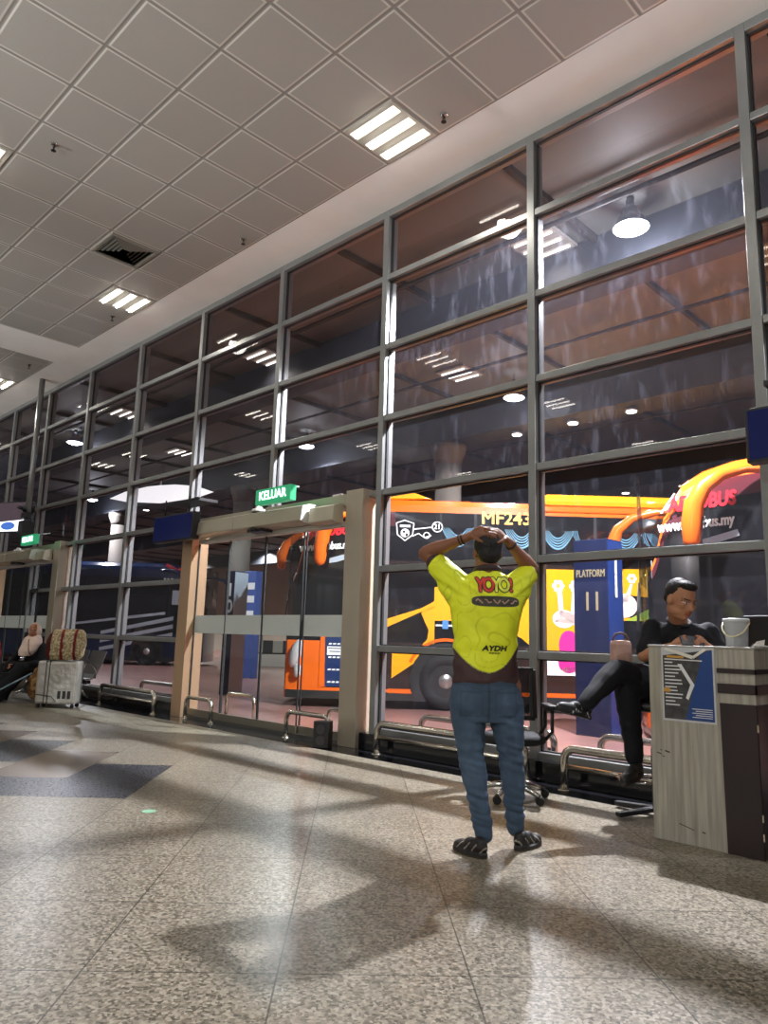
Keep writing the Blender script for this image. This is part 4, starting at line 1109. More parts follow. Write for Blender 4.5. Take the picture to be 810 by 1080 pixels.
# ---------------------------------------------------------------- woman in headscarf on the bench
WP = A0+FH*12.25+RH*-5.70
wo = thing('person', 'seated woman in a black robe and beige headscarf at the far left bench', 'person', WP, YAW)
HW = Vector((.02, -.02, 1.10)); HWR = Euler((.05, 0, .25)).to_matrix()
g = G(); head_prims(g, HW, HWR, .98, (.03, .02, .93))
g.loft([((.08, .12, .5), .15, .12), ((.06, .08, .75), .14, .11), ((.04, .04, .9), .14, .09), ((.03, .02, .95), .06, .05)])
limb(g, (-.12, .02, .88), .045, (-.24, -.08, .64), .036); limb(g, (-.24, -.08, .64), .036, (-.20, -.28, .56), .024)
limb(g, (.18, .02, .86), .045, (.22, -.08, .62), .036); limb(g, (.22, -.08, .62), .036, (.06, -.28, .56), .024)
hand_prims(g, (-.20, -.28, .56), (-.16, -.34, .545), [[(-.13, -.38, .54), (-.11, -.39, .53)], [(-.14, -.385, .53), (-.12, -.4, .52)], [(-.15, -.385, .52), (-.13, -.4, .51)], [(-.16, -.385, .515), (-.15, -.4, .505)]], [(-.14, -.33, .57), (-.11, -.35, .57)])
hand_prims(g, (.06, -.28, .56), (.02, -.33, .545), [[(-.02, -.36, .54), (-.04, -.37, .53)], [(-.015, -.37, .53), (-.035, -.38, .52)], [(-.01, -.375, .52), (-.03, -.385, .51)], [(.0, -.375, .515), (-.015, -.385, .505)]], [(.0, -.32, .57), (-.03, -.34, .57)])
skinmesh(g, 'body', M_skin, wo, lambda co: face_colour(co, HW, HWR, .98, hexc('96664c')) or hexc('96664c'), .007, 2)
g = G(); g.loft([((.08, .12, .44), .22, .17), ((.07, .10, .66), .19, .15), ((.04, .05, .84), .20, .12), ((.03, .02, .92), .15, .09)])
limb(g, (-.10, .02, .86), .075, (-.25, -.08, .63), .062); limb(g, (-.25, -.08, .63), .062, (-.205, -.25, .56), .055)
limb(g, (.17, .02, .85), .075, (.23, -.08, .61), .062); limb(g, (.23, -.08, .61), .062, (.09, -.25, .56), .055)
limb(g, (.0, .12, .50), .15, (-.24, -.30, .50), .11); limb(g, (.14, .12, .50), .14, (.02, -.32, .50), .11)
limb(g, (-.24, -.30, .48), .12, (-.55, -.50, .10), .14); limb(g, (.02, -.32, .48), .12, (-.22, -.52, .10), .13)
g.loft([((-.38, -.48, .03), .30, .17), ((-.30, -.42, .2), .25, .16), ((-.14, -.34, .45), .2, .14)])
skinmesh(g, 'robe', M_cloth, wo, lambda co: hexc('0d0d10'), .010, 4, lambda co: .012*noise.noise(co*7))
g = G(); g.ell(HW+Vector((.0, .048, .012)), (.100, .112, .130)); g.loft([((.02, .03, 1.03), .09, .10), ((.02, -.005, .98), .13, .12), ((.02, -.03, .90), .155, .13), ((-.02, -.05, .78), .14, .135), ((-.05, -.06, .70), .10, .12)])
hj = skinmesh(g, 'headscarf', M_cloth, wo, lambda co: hexc('d2bcae') if abs(co.x-.02+.2*(co.z-.9)) > .008 or co.z > .97 else hexc('6a4030'), .008, 3, lambda co: .006*noise.noise(co*14))
g = G(); shoe_prims(g, (-.42, -.58, 0), (-.48, -.80, 0), .05, .04); skinmesh(g, 'shoe', M_shoe, wo, lambda co: hexc('d5d2cc'), .006, 2)
g = G(); shoe_prims(g, (-.20, -.58, 0), (-.22, -.80, 0), .05, .04); skinmesh(g, 'shoe', M_shoe, wo, lambda co: hexc('d5d2cc'), .006, 2)

# ---------------------------------------------------------------- person at the left edge
RP = A0+FH*12.6+RH*-6.62
rp = thing('person', 'seated person in a red top and beige trousers next to the woman in the headscarf', 'person', RP, YAW)
HP = Vector((0, 0, 1.12)); HPR = Euler((0, 0, .3)).to_matrix()
g = G(); head_prims(g, HP, HPR, 1, (0, .03, .95)); g.loft([((0, .1, .5), .14, .11), ((0, .06, .9), .14, .09), ((0, .04, .96), .06, .05)])
limb(g, (.16, .03, .88), .045, (.22, -.05, .64), .036); limb(g, (.22, -.05, .64), .036, (.12, -.28, .60), .025)
limb(g, (-.16, .03, .88), .045, (-.22, -.05, .64), .036); limb(g, (-.22, -.05, .64), .036, (-.12, -.28, .60), .025)
for sx in (-1, 1):
    hand_prims(g, (sx*.12, -.28, .60), (sx*.10, -.35, .59), [[(sx*.10+.03-.02*k, -.40, .585), (sx*.10+.03-.02*k, -.425, .57)] for k in range(4)], [(sx*.06, -.35, .61), (sx*.05, -.38, .61)], 1, (1, 0, 0))
skinmesh(g, 'body', M_skin, rp, lambda co: face_colour(co, HP, HPR, 1, hexc('a97a5e')) or hexc('a97a5e'), .008, 2)
g = G(); g.ell(HP+Vector((0, .03, .045)), (.083, .095, .09)); skinmesh(g, 'hair', M_hair, rp, lambda co: (.01, .009, .009, 1), .008, 2)
g = G(); g.loft([((0, .11, .48), .18, .14), ((0, .08, .7), .18, .13), ((0, .05, .86), .20, .12), ((0, .04, .93), .12, .09)])
for sx in (-1, 1): limb(g, (sx*.14, .03, .87), .072, (sx*.22, -.04, .66), .060)
skinmesh(g, 'top', M_cloth, rp, lambda co: hexc('a81f26'), .009, 3, lambda co: .008*noise.noise(co*10))
g = G(); g.ell((0, .1, .50), (.19, .16, .12))
for sx in (-1, 1): limb(g, (sx*.10, .06, .50), .10, (sx*.16, -.38, .52), .075); limb(g, (sx*.16, -.38, .52), .075, (sx*.14, -.42, .12), .06)
skinmesh(g, 'trousers', M_cloth, rp, lambda co: hexc('a08a70'), .009, 3, lambda co: .007*noise.noise(co*10))
for sx in (-1, 1):
    g = G(); shoe_prims(g, (sx*.14, -.36, 0), (sx*.15, -.63, 0)); skinmesh(g, 'shoe', M_shoe, rp, lambda co: hexc('2b2622'), .007, 2)

# ================================================================== FURNITURE AND THINGS
# counter
M_lam = mat('pale_laminate', '98948a', .45, var=.07, vscale=3)
def lam_mat():
    m = M_lam; nt = m.node_tree; b = nt.nodes['Principled BSDF']
    tc = nt.nodes.new('ShaderNodeTexCoord'); mp = nt.nodes.new('ShaderNodeMapping'); mp.inputs['Scale'].default_value = (26, 26, 1.3)
    n = nt.nodes.new('ShaderNodeTexNoise'); n.inputs['Scale'].default_value = 1.6; n.inputs['Detail'].default_value = 5
    nt.links.new(tc.outputs['Object'], mp.inputs[0]); nt.links.new(mp.outputs[0], n.inputs['Vector'])
    cr = nt.nodes.new('ShaderNodeValToRGB'); e = cr.color_ramp.elements; e[0].position = .3; e[0].color = hexc('837f76'); e[1].position = .7; e[1].color = hexc('aaa69b')
    nt.links.new(n.outputs['Fac'], cr.inputs[0]); nt.links.new(cr.outputs[0], b.inputs['Base Color'])
lam_mat()
M_dk = mat('dark_wood_panel', '2a2021', .35, var=.15, vscale=4)
ct = thing('service_counter', 'pale wood-grain service counter with dark brown corner panel and stripes', 'counter', (-2.10, -1.15, 0))
W_ = .625; DP = .34
G().bb(0, W_, 0, DP, 0, 1.15).out('carcass', M_lam, ct, bevel=.003)
g = G(); g.prism([(.431, -.004, .0), (W_+.004, -.004, 0), (W_+.004, -.004, .828), (.424, -.004, .828)], (0, .006, 0)); g.bb(W_-.002, W_+.004, -.004, DP, 0, .828); g.out('dark_panel', M_dk, ct)
for z0, z1 in ((1.000, 1.027), (.885, .940)):
    g = G(); g.bb(.417, W_+.012, -.012, .0, z0, z1); g.bb(W_-.001, W_+.012, -.012, DP, z0, z1); g.out('dark_stripe', M_dk, ct, bevel=.002)
g = G(); g.bb(-.004, W_+.006, -.006, DP+.01, 1.138, 1.152); g.out('worktop', mat('counter_top', '8d897f', .4), ct, bevel=.003)
g = G(); 
for x, z, w, h in ((.05, .50, .03, .006), (.075, .485, .02, .004), (.06, .52, .015, .004), (.10, .515, .03, .008), (.20, .10, .09, .004), (.30, .085, .02, .006)): g.box((x, -.0008, z), (w, .001, h), (0, .25, 0))
g.out('scuff_marks', M_black, ct)
g = G()
for z in (.70, .22, .12): g.box((W_+.003, -.003, z), (.008, .006, .04), (0, 0, .2))
g.out('chipped_edge', mat('chipboard', 'a89a80', .8), ct)
# wing of the counter to the right plus lower desk behind
ds = thing('service_desk', 'low dark desk behind the counter carrying the monitor', 'desk', (-1.44, -.78, 0))
G().bb(.02, 1.6, 0, .55, .72, .76).out('desk_top', M_dk, ds, bevel=.003)
G().bb(.02, .06, .02, .53, 0, .72).out('side_panel', M_dk, ds); G().bb(1.55, 1.59, .02, .53, 0, .72).out('side_panel', M_dk, ds)
# poster
po = thing('poster', 'torn blue and photographic poster taped to the counter front', 'poster', (-2.10+.084, -1.1555, .70))
G().bb(0, .32, 0, .0015, 0, .44).out('sheet', mat('poster_paper', 'b9bcc0', .5), po)
M_pb = mat('poster_blue', '1c3f7c', .4); M_pd = mat('poster_photo', '3b3a3c', .5, var=.5, vscale=22); M_pg = mat('poster_text', 'd6d8da', .5)
g = G(); g.mi = 0; y = -.0008
g.poly([(.010, y, .012), (.31, y, .012), (.31, y, .43), (.010, y, .39)])
g.mi = 1; y = -.0014
g.poly([(.14, y, .014), (.31, y, .014), (.31, y, .43), (.235, y, .40), (.235, y, .33), (.20, y, .22)])
g.mi = 2; y = -.002
for q in range(13):
    z = .345-.021*q; g.poly([(.02, y, z), (.07+.06*abs(math.sin(q*2.3)), y, z), (.07+.06*abs(math.sin(q*2.3)), y, z+.007), (.02, y, z+.007)])
g.poly([(.02, y, .365), (.25, y, .360), (.25, y, .366), (.02, y, .371)])
for q in range(5): g.poly([(.18+.02*(q % 2), y, .03+.012*q), (.30, y, .03+.012*q), (.30, y, .034+.012*q), (.18+.02*(q % 2), y, .034+.012*q)])
g.poly([(.10, y, .34), (.125, y, .34), (.20, y, .22), (.16, y, .13), (.145, y, .14), (.175, y, .22)])
g.mi = 3; y = -.0024
g.poly([(.035, y, .378), (.14, y, .374), (.14, y, .388), (.035, y, .392)]); g.poly([(.012, y, .17), (.05, y, .17), (.05, y, .195), (.012, y, .195)])
g.out('printed_area', [M_pd, M_pb, M_pg, mat('poster_gold', 'b98a3c', .5)], po)
g = G(); g.prism([(.02, -.004, .425), (.195, -.012, .372), (.205, -.014, .392), (.03, -.006, .437)], (0, .002, 0)); g.prism([(.20, -.012, .372), (.275, -.006, .425), (.262, -.004, .436), (.205, -.014, .395)], (0, .002, 0))
g.out('torn_flap', mat('torn_paper', 'd9d6ce', .7), po)
# bucket on the counter
bk = thing('lidded_tub', 'grey plastic tub with cream handle standing on the counter', 'tub', (-1.62, -.98, 1.152))
G().lathe([(.055, 0), (.060, .005), (.070, .15), (.071, .155), (.066, .15), (.056, .01)], seg=32).out('tub', mat('tub_grey', 'a3a7ad', .4), bk)
G().lathe([(.074, .148), (.076, .152), (.076, .165), (.070, .170), (.02, .172)], seg=32).out('lid', mat('tub_lid', 'b9bcc0', .4), bk)
g = G(); pts = [Vector((.076*math.cos(a), -.079*abs(math.sin(a))**.8 if math.sin(a) > 0 else 0, .145-.085*math.sin(a))) for a in [PI*k/16 for k in range(17)]]
g.tube(pts, .0055, 8); g.out('handle', mat('tub_handle', 'cfc9a8', .4), bk)
# monitor and papers
mo = thing('monitor', 'black computer monitor behind the counter beside the seated man', 'monitor', (-1.60, -.52, .76), -20*D2R)
G().bb(-.15, .42, -.02, .03, .16, .60).out('casing', M_black, mo, bevel=.01)
g = G(); g.lathe([(.11, 0), (.10, .015), (.03, .02), (.025, .2)], (.13, .0, 0), 24); g.out('stand', M_black, mo)
pp = thing('paper_stack', 'crumpled white papers lying on the counter beside the tub', 'papers', (-1.515, -.93, 1.153), .3)
g = G()
for q in range(4): g.box((.012*q-.02, .02*q, .0035*q+.002), (.05, .10, .0015), (0.05*q, .02, .2*q))
g.prism([(-.03, -.06, .008), (.03, -.05, .012), (.035, .0, .045), (-.01, .02, .035)], (0, .001, .001)); g.out('sheets', M_white, pp)
# tan bag hung behind the man
bg = thing('shoulder_bag', 'small pale pink and tan bag hanging at the seated man\'s side', 'bag', SEAT+RH*-.26+FH*.20+Vector((0, 0, .93)), YAW)
G().bb(-.075, .075, -.04, .04, 0, .25).out('bag_body', mat('bag_pink', 'a8857a', .6, var=.25, vscale=12), bg, bevel=.03)
G().tube([(-.055, 0, .22), (-.055, 0, .26), (-.035, 0, .29), (0, 0, .302), (.035, 0, .29), (.055, 0, .26), (.055, 0, .22)], .008, 8).out('strap', mat('strap_brown', '4a2c20', .6), bg)

def star_base(root, r, n, m, h=.07, caster=True, z=.06, a0=0.0):
    for k in range(n):
        a = a0+2*PI*k/n; g = G()
        g.tube([(0, 0, z+.05), (r*.5*math.cos(a), r*.5*math.sin(a), z+.035), (r*math.cos(a), r*math.sin(a), z)], [.026, .022, .016], 10)
        lg = g.out('base_leg', m, root)
        if caster:
            x, y = r*math.cos(a), r*math.sin(a)
            g = G(); g.lathe([(.026, -.022), (.03, -.012), (.03, .012), (.026, .022)], (x, y, .030), 16, 'y'); g.cyl((x, y, .04), (x, y, z+.005), .009, seg=8)
            g.out('caster', M_rubber, lg)
# drafting stool
st = thing('drafting_stool', 'black high swivel stool the seated man sits on, with flat star base', 'stool', SEAT+RH*-.07+FH*.09, YAW)
G().loft([((0, 0, .70), .19, .18), ((0, 0, .715), .225, .21), ((0, 0, .755), .225, .21), ((0, 0, .775), .19, .18)]).out('seat', mat('stool_vinyl', '141416', .5), st)
g = G(); g.cyl((0, 0, .05), (0, 0, .45), .034, seg=16); g.cyl((0, 0, .45), (0, 0, .70), .022, seg=16); g.out('column', M_black, st)
g = G(); g.tube([(-.10+.17*math.cos(a), -.03+.17*math.sin(a), .245) for a in [2*PI*k/28 for k in range(29)]], .010, 8, caps=False)
g.cyl((0, 0, .245), (-.10, -.2, .245), .008); g.cyl((0, 0, .245), (-.20, .10, .245), .008); g.out('foot_ring', M_chrome, st)
for k in range(5):
    a = (200+72*k)*D2R; G().bar((0, 0, .05), (.33*math.cos(a), .33*math.sin(a), .028), .055, .03).out('base_leg', M_black, st, bevel=.006)
# mesh office chair
oc = thing('office_chair', 'empty black mesh office chair with chrome star base behind the standing man', 'office chair', tuple(A0+FH*5.72+RH*1.02), YAW)
star_base(oc, .26, 5, M_chrome, a0=.3)
g = G(); g.cyl((0, 0, .10), (0, 0, .40), .026, seg=14); g.out('gas_lift', M_chrome, oc)
G().loft([((0, 0, .40), .20, .19), ((0, 0, .415), .235, .225), ((0, 0, .455), .235, .225), ((0, 0, .475), .20, .19)]).out('seat', mat('chair_fabric', '17181b', .8), oc)
g = G(); fr = [(-.21, .23, .56), (-.20, .245, .93), (.20, .245, .93), (.21, .23, .56), (-.21, .23, .56)]
for a, b_ in zip(fr, fr[1:]): g.bar(a, b_, .035, .03, (0, 1, 0))
g.bar((0, .20, .42), (0, .25, .60), .05, .02, (0, 1, 0)); bf = g.out('back_frame', M_black, oc, bevel=.004)
g = G(); g.poly([(-.195, .238, .57), (.195, .238, .57), (.19, .245, .92), (-.19, .245, .92)]); g.out('mesh_back', glass_mat('chair_mesh', '7a7a7c', 0, .5), bf, recalc=False)
for s_ in (-1, 1):
    g = G(); g.tube([(s_*.22, .12, .44), (s_*.265, .12, .52), (s_*.265, .11, .65), (s_*.265, -.12, .66), (s_*.265, -.12, .50), (s_*.23, -.06, .44)], .014, 8); a = g.out('armrest', M_black, oc)
    G().bb(s_*.265-.035, s_*.265+.035, -.14, .13, .655, .69).out('arm_pad', M_black, a, bevel=.01)
# stainless guard rails
def rail(name, x0, x1, y, h, label, group, low=True, r=.032):
    t = thing(name, label, 'guard rail', (x0, y, 0), 0, group); L_ = x1-x0; rr = .09
    c = [(0, 0, 0), (0, 0, h-rr)]+[(rr-rr*math.cos(a), 0, h-rr+rr*math.sin(a)) for a in (20*D2R, 45*D2R, 70*D2R, 90*D2R)]
    c += [(L_-x, 0, z) for x, _, z in reversed(c[2:])]+[(L_, 0, h-rr), (L_, 0, 0)]
    G().tube(c, r, 14).out('rail_tube', M_steeltube, t)
    if low: G().cyl((.0, 0, h*.55), (L_, 0, h*.55), r*.7, seg=12).out('lower_tube', M_steeltube, t)
    for x in (0, L_): G().lathe([(r*1.7, 0), (r*1.7, .006), (r, .012)], (x, 0, 0), 18).out('base_plate', M_steeltube, t)
    return t
rg = 'stainless guard rails along the glass wall'
rail('guard_rail', -5.38, -3.62, -.24, .30, 'long steel guard rail on the floor right of the sliding door, behind the standing man', rg)
rail('guard_rail', -5.30, -3.70, .34, .34, 'long steel guard rail outside the glass, right of the sliding door', rg)
rail('guard_rail', -3.22, -1.55, -.30, .32, 'steel guard rail under the seated man, running behind the counter', rg)
rail('guard_rail', -3.25, -1.0, .36, .36, 'steel guard rail outside the glass behind the seated man', rg)
rail('guard_rail', -6.84, -6.10, -.24, .29, 'short steel guard rail beside the small black speaker at the door', rg, False, .026)
rail('guard_rail', -6.80, -6.10, .36, .29, 'short steel guard rail outside the door, right end', rg, False, .026)
rail('guard_rail', -9.05, -8.42, -.22, .29, 'short steel guard rail inside at the left end of the sliding door', rg, False, .026)
rail('guard_rail', -9.00, -8.35, .40, .32, 'short steel guard rail outside at the left end of the sliding door', rg, False, .026)
rail('guard_rail', -11.45, -9.75, -.30, .30, 'long steel guard rail on the floor left of the sliding door', rg)
rail('guard_rail', -11.40, -9.80, .36, .34, 'long steel guard rail outside the glass left of the sliding door', rg)
# small loudspeaker
sp = thing('loudspeaker', 'small black two-cone loudspeaker on the floor by the door post', 'loudspeaker', (-6.03, -.39, 0), 30*D2R)
G().bb(-.085, .085, -.07, .07, 0, .27).out('cabinet', M_black, sp, bevel=.006)
for z, r in ((.08, .05), (.19, .05)): G().lathe([(r, -.072), (r*.9, -.074), (r*.8, -.066), (r*.3, -.060), (.0+.005, -.068)], (0, 0, z), 24, 'y').out('driver_cone', mat('cone_grey', '2f3033', .4), sp)
# hanging displays and signs
M_disp = mat('display_blue', '0d1440', .12, emit='0c1648', estr=.35)
for x0, y, z0, lab in ((-9.80, -.5, 2.40, 'dark blue hanging display left of the sliding door header'), (-1.66, -.5, 2.39, 'dark blue hanging display at the right edge of the photo')):
    t = thing('display_panel', lab, 'display', (x0, y, z0), 0, 'blue hanging displays')
    G().bb(0, 1.05, 0, .12, 0, .38).out('casing', M_black, t, bevel=.006)
    G().bb(.02, 1.03, -.003, .0, .02, .36).out('screen', M_disp, t)
    for x in (.2, .85): G().cyl((x, .06, .38), (x, .06, ZC-z0 if x0 < -5 and False else .62), .010, seg=8).out('bracket', M_black, t)
    G().bb(.1, .95, .12, .44, .56, .60).out('wall_arm', M_black, t)
M_green = mat('exit_green', '1f8a5a', .4, emit='2fa874', estr=.55); M_gw = mat('exit_white', 'eafff4', .4, emit='e4fff2', estr=1.6)
for x0, z0, lab in ((-7.33, 2.70, 'green KELUAR exit sign above the near sliding door'), (-15.0, 2.72, 'green KELUAR exit sign above the far left doorway')):
    t = thing('exit_sign', lab, 'exit sign', (x0, -.50, z0), 0, 'green exit signs above the doors')
    G().bb(0, .68, 0, .09, 0, .185).out('box', M_green, t, bevel=.006)
    g = G(); g.text('KELUAR', XZ(.34, -.004, .095), .150, .0028, sx=.98); g.out('lettering', M_gw, t, recalc=False)
    G().cyl((.34, .045, .18), (.34, .40, .26), .012, seg=8).out('bracket', M_alu, t)
# television on a ceiling pole
tv = thing('television', 'wall-facing television showing a pale advert, hung from a ceiling pole at the far left', 'television', (-15.55, -.55, 3.02), 25*D2R)
G().bb(-.52, .52, 0, .08, 0, .62).out('casing', M_black, tv, bevel=.008)
g = G(); g.mi = 0; g.poly([(-.5, -.003, .02), (.5, -.003, .02), (.5, -.003, .60), (-.5, -.003, .60)])
g.mi = 1; g.poly([(-.5, -.005, .32), (-.38, -.005, .32), (-.38, -.005, .6), (-.5, -.005, .6)])
g.mi = 2; g.poly([(-.5, -.005, .02), (.5, -.005, .02), (.5, -.005, .26), (-.5, -.005, .20)])
g.mi = 3; g.poly([(.18*math.cos(a)-.05, -.007, .13+.08*math.sin(a)) for a in [2*PI*k/18 for k in range(18)]])
g.out('screen', [mat('tv_dark', '3a3038', .2, emit='4a3c44', estr=.8), mat('tv_orange', 'e06a30', .2, emit='e06a30', estr=1.2), mat('tv_white', 'e8ecf4', .2, emit='e8ecf4', estr=1.6), mat('tv_blue', '3a63b0', .2, emit='3a63b0', estr=1.2)], tv, recalc=False)
G().bar((.0, .06, .5), (.62, -.14, .5), .04, .04).out('mount_arm', M_black, tv)
pl_ = thing('ceiling_pole', 'long grey pole dropping from the ceiling to the far television', 'pole', (-14.95, -.45, 2.95))
G().cyl((0, 0, 0), (0, 0, ZC-2.95), .055, seg=18).out('pole_tube', M_alu, pl_)
g = G(); g.bb(-.1, .1, -.12, .1, .0, .25); g.bb(-.07, .12, -.1, .05, .3, .42); g.cyl((0, -.05, .45), (.12, -.2, .5), .04); g.out('camera_bracket', M_black, pl_, bevel=.01)

# linked waiting seats under the window at the far left
be = thing('waiting_bench', 'row of linked grey perforated steel seats under the far left glass', 'bench', (-13.9, -.62, 0))
M_seat = mat('seat_steel', '77787a', .35, .7)
for q in range(4):
    x = .15+.60*q
    g = G(); pr = [(-.24, .40), (-.05, .385), (.16, .40), (.22, .46), (.30, .62), (.36, .82)]
    for (y0, z0), (y1, z1) in zip(pr, pr[1:]): g.prism([(x, y0, z0), (x+.52, y0, z0), (x+.52, y1, z1), (x, y1, z1)], (0, .004, -.014))
    g.out('seat_shell', M_seat, be)
for q in range(5):
    x = .11+.60*q
    G().tube([(x, .18, .40), (x, .20, .52), (x, .12, .62), (x, -.12, .63), (x, -.20, .58), (x, -.18, .42)], .016, 8).out('arm', M_chrome, be)
G().bb(.05, 2.6, .02, .08, .33, .38).out('beam', M_black, be)
for x in (.4, 2.2):
    g = G(); g.tube([(x, -.26, .02), (x, -.1, .10), (x, .05, .34)], .02, 8); g.tube([(x, .36, .02), (x, .2, .10), (x, .05, .34)], .02, 8); g.out('leg', M_chrome, be)
# suitcase, cushion bag, other bags, stick
su = thing('suitcase', 'plastic-wrapped silver suitcase standing on its wheels by the bench', 'suitcase', (-11.27, -1.02, 0), YAW+6*D2R)
G().bb(-.29, .29, -.16, .16, .06, .68).out('shell', mat('suitcase_silver', 'a6a39c', .3, .3, var=.12, vscale=7, bump=1.0, bscale=14), su, bevel=.035)
g = G()
for x in (-.16, -.11): g.bb(x-.006, x+.006, -.165, .165, .055, .685)
g.out('strap', M_black, su)
g = G()
for q in range(3): g.bb(.03+.07*q, .075+.07*q, -.166, -.158, .14, .25)
g.tube([(-.29, -.17, .20), (-.05, -.175, .17), (.02, -.17, .10)], .006, 6); g.out('side_feet', M_black, su)
for x in (-.24, .24):
    for y in (-.12, .12):
        g = G(); g.lathe([(.028, -.014), (.03, 0), (.028, .014)], (x, y, .03), 14, 'y'); g.bb(x-.012, x+.012, y-.018, y+.018, .03, .075); g.out('wheel', M_rubber, su)
cb = thing('patterned_bag', 'bulging cream and maroon patterned bag balanced on top of the suitcase', 'bag', (-11.25, -1.02, .685), YAW+3*D2R)
g = G(); g.loft([((.0, 0, .01), .22, .13), ((.02, 0, .08), .28, .17), ((.03, 0, .26), .29, .17), ((.05, 0, .40), .26, .14), ((.06, 0, .46), .20, .08)])
def bagcol(co):
    x = co.x
    if x < -.14: return hexc('4a1418')
    if abs(x-.02) < .022 or abs(x-.20) < .018: return hexc('6a1c20')
    return hexc('b7a98a') if noise.noise(co*38) > 0 else hexc('8a7a58')
for_ = skinmesh(g, 'bag_cloth', M_cloth, cb, bagcol, .012, 3, lambda co: .012*noise.noise(co*9))
wb = thing('plastic_bag', 'white plastic bag on the bench seat behind the suitcase', 'bag', (-11.98, -.62, .41))
g = G(); g.ell((0, 0, .11), (.15, .12, .11)); g.ell((.05, .0, .20), (.07, .06, .07)); skinmesh(g, 'bag_film', M_cloth, wb, lambda co: hexc('c9ccd0'), .012, 3, lambda co: .02*noise.noise(co*14))
pb = thing('cloth_bag', 'dark purple cloth bag on the floor beside the suitcase', 'bag', (-11.72, -.98, 0))
g = G(); g.ell((0, 0, .17), (.16, .13, .17)); g.ell((.02, 0, .31), (.09, .07, .08)); skinmesh(g, 'bag_cloth', M_cloth, pb, lambda co: hexc('33202f'), .012, 3, lambda co: .02*noise.noise(co*9))
g = G(); g.tube([(0, 0, .05), (.005, 0, .4)], .012, 8)
tb = thing('cloth_bundle', 'brown and gold cloth bundle between the woman and the suitcase', 'bundle', A0+FH*12.05+RH*-5.42, YAW)
g = G(); g.ell((0, 0, .25), (.17, .15, .26)); g.ell((.03, .05, .46), (.16, .12, .10)); skinmesh(g, 'bundle_cloth', M_cloth, tb, lambda co: hexc('6b4a2c') if noise.noise(co*16) > 0 else hexc('96774a'), .012, 3, lambda co: .03*noise.noise(co*7))
a_, b_ = A0+FH*11.6+RH*-6.15, A0+FH*11.5+RH*-5.30
sk = thing('walking_stick', 'slim pale blue stick slanting across the floor in front of the seated woman', 'stick', a_)
G().cyl((0, 0, .01), (b_-a_)+Vector((0, 0, .47)), .012, seg=8).out('shaft', mat('stick_blue', '7f98a8', .35, .3), sk)
# green floor sticker
fs = G().lathe([(.045, .0013), (.045, .0017)], (-4.558, -3.152, 0), 24).out('floor_sticker', mat('sticker_green', '86b996', .5)); tag(fs, 'small round pale green sticker on the terrazzo floor', 'sticker')

# ================================================================== LIGHT
w = bpy.data.worlds.new('world'); scn.world = w; w.use_nodes = True
bgn = w.node_tree.nodes['Background']; bgn.inputs[0].default_value = (1, .97, .93, 1); bgn.inputs[1].default_value = .30
def area(loc, rot, size, power, color, name):
    l = bpy.data.lights.new(name, 'AREA'); l.shape = 'RECTANGLE'; l.size, l.size_y = size; l.energy = power; l.color = color
    o = bpy.data.objects.new(name, l); COL.objects.link(o); o.location = loc; o.rotation_euler = rot; return o
def spot(loc, power, color, name, r=.10, ang=150):
    l = bpy.data.lights.new(name, 'SPOT'); l.energy = power; l.color = color; l.shadow_soft_size = r; l.spot_size = ang*D2R; l.spot_blend = .4
    o = bpy.data.objects.new(name, l); COL.objects.link(o); o.location = loc; return o
for x in (-19.0, -13.4, -7.8, -2.2, 3.4):
    for y in (-7.34, -11.5): spot((x, y, ZC-.08), 95, (1, .97, .92), 'hall_fixture_light', .25)
l = bpy.data.lights.new('hall_fill', 'POINT'); l.energy = 1150; l.color = (1, .96, .9); l.shadow_soft_size = .25  # bare point light added behind the camera to brighten the people and counter
o = bpy.data.objects.new('hall_fill', l); COL.objects.link(o); o.location = (1.5, -13, 4.2)
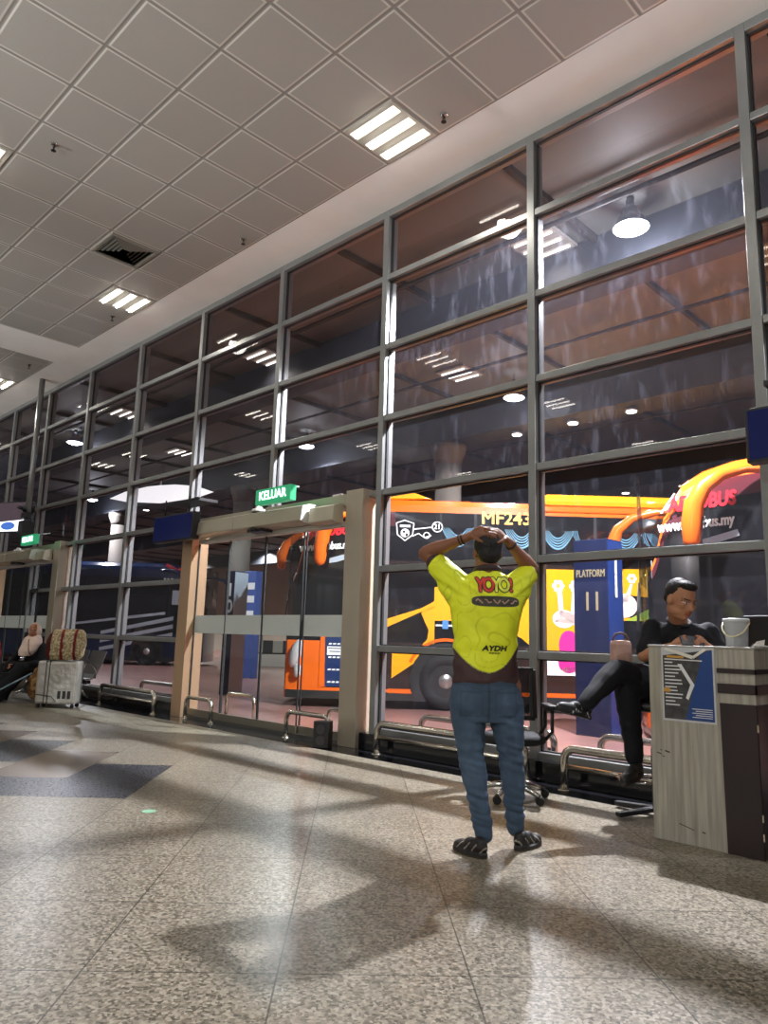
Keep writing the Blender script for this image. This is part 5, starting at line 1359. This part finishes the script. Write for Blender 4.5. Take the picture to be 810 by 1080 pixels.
for x in (-20, -14, -8.5, -3.5, 1.5):
    o = spot((x, -9.5, 2.7), 1080, (.95, .97, 1), 'ceiling_fill', .3, 84)  # added unseen spots, aimed up to brighten the ceiling
    o.rotation_euler = (Vector((0, 6.7, 7.4))).to_track_quat('-Z', 'Y').to_euler()
for x in (-15.85, -10.25, -4.65): spot((x, -1.04, ZC-.08), 80, (1, .95, .87), 'hall_fixture_light', .15)
for x, y in ((-4.72, 1.84), (-8.41, 4.81), (-10.6, 1.87), (-15.76, 7.73), (-16.0, 1.84), (-18.3, 4.63)): spot((x, y, 6.1), 70, (1, .93, .82), 'bay_fixture_light', .15)
for x, y in ((-5.9, 6.7), (-7.1, 6.7), (-8.4, 6.7), (-24, 6.7), (-20.5, 6.7)): spot((x, y, 5.35), 150, (1, .94, .86), 'downlight_light', .06)
for x in (-34, -26, -18, -10, -2, 6): spot((x, 15.5, 6.1), 900, (1, .93, .84), 'far_bay_fill', .1)  # spots added without fixtures to lift the far bays
for x in (-52, -44, -36, -28): spot((x, 20.5, 6.1), 2600, (1, .95, .9), 'far_bay_fill', .1)  # stronger row, added near the far wall to make it paler

# ================================================================== CAMERA
cam = bpy.data.cameras.new('camera'); co = bpy.data.objects.new('camera', cam); COL.objects.link(co)
cam.sensor_fit = 'VERTICAL'; cam.sensor_height = 24.0; cam.lens = 775.376*24/1080
pitch, roll = 9.757676*D2R, 1.639197*D2R
f_ = Vector((-math.sin(YAW)*math.cos(pitch), math.cos(YAW)*math.cos(pitch), math.sin(pitch)))
r0 = Vector((math.cos(YAW), math.sin(YAW), 0)); u0 = r0.cross(f_)
r_ = r0*math.cos(roll)+u0*math.sin(roll); u_ = -r0*math.sin(roll)+u0*math.cos(roll)
Mx = Matrix((r_, u_, -f_)).transposed().to_4x4(); Mx.translation = EYE
co.matrix_world = Mx; cam.clip_end = 200
scn.camera = co
scn.view_settings.view_transform = 'Standard'
scn.view_settings.exposure = 0.0
scn.cycles.max_bounces = 8; scn.cycles.transparent_max_bounces = 24
scn.cycles.caustics_reflective = False; scn.cycles.caustics_refractive = False
scn.cycles.sample_clamp_indirect = 4
scn.cycles.use_denoising = True
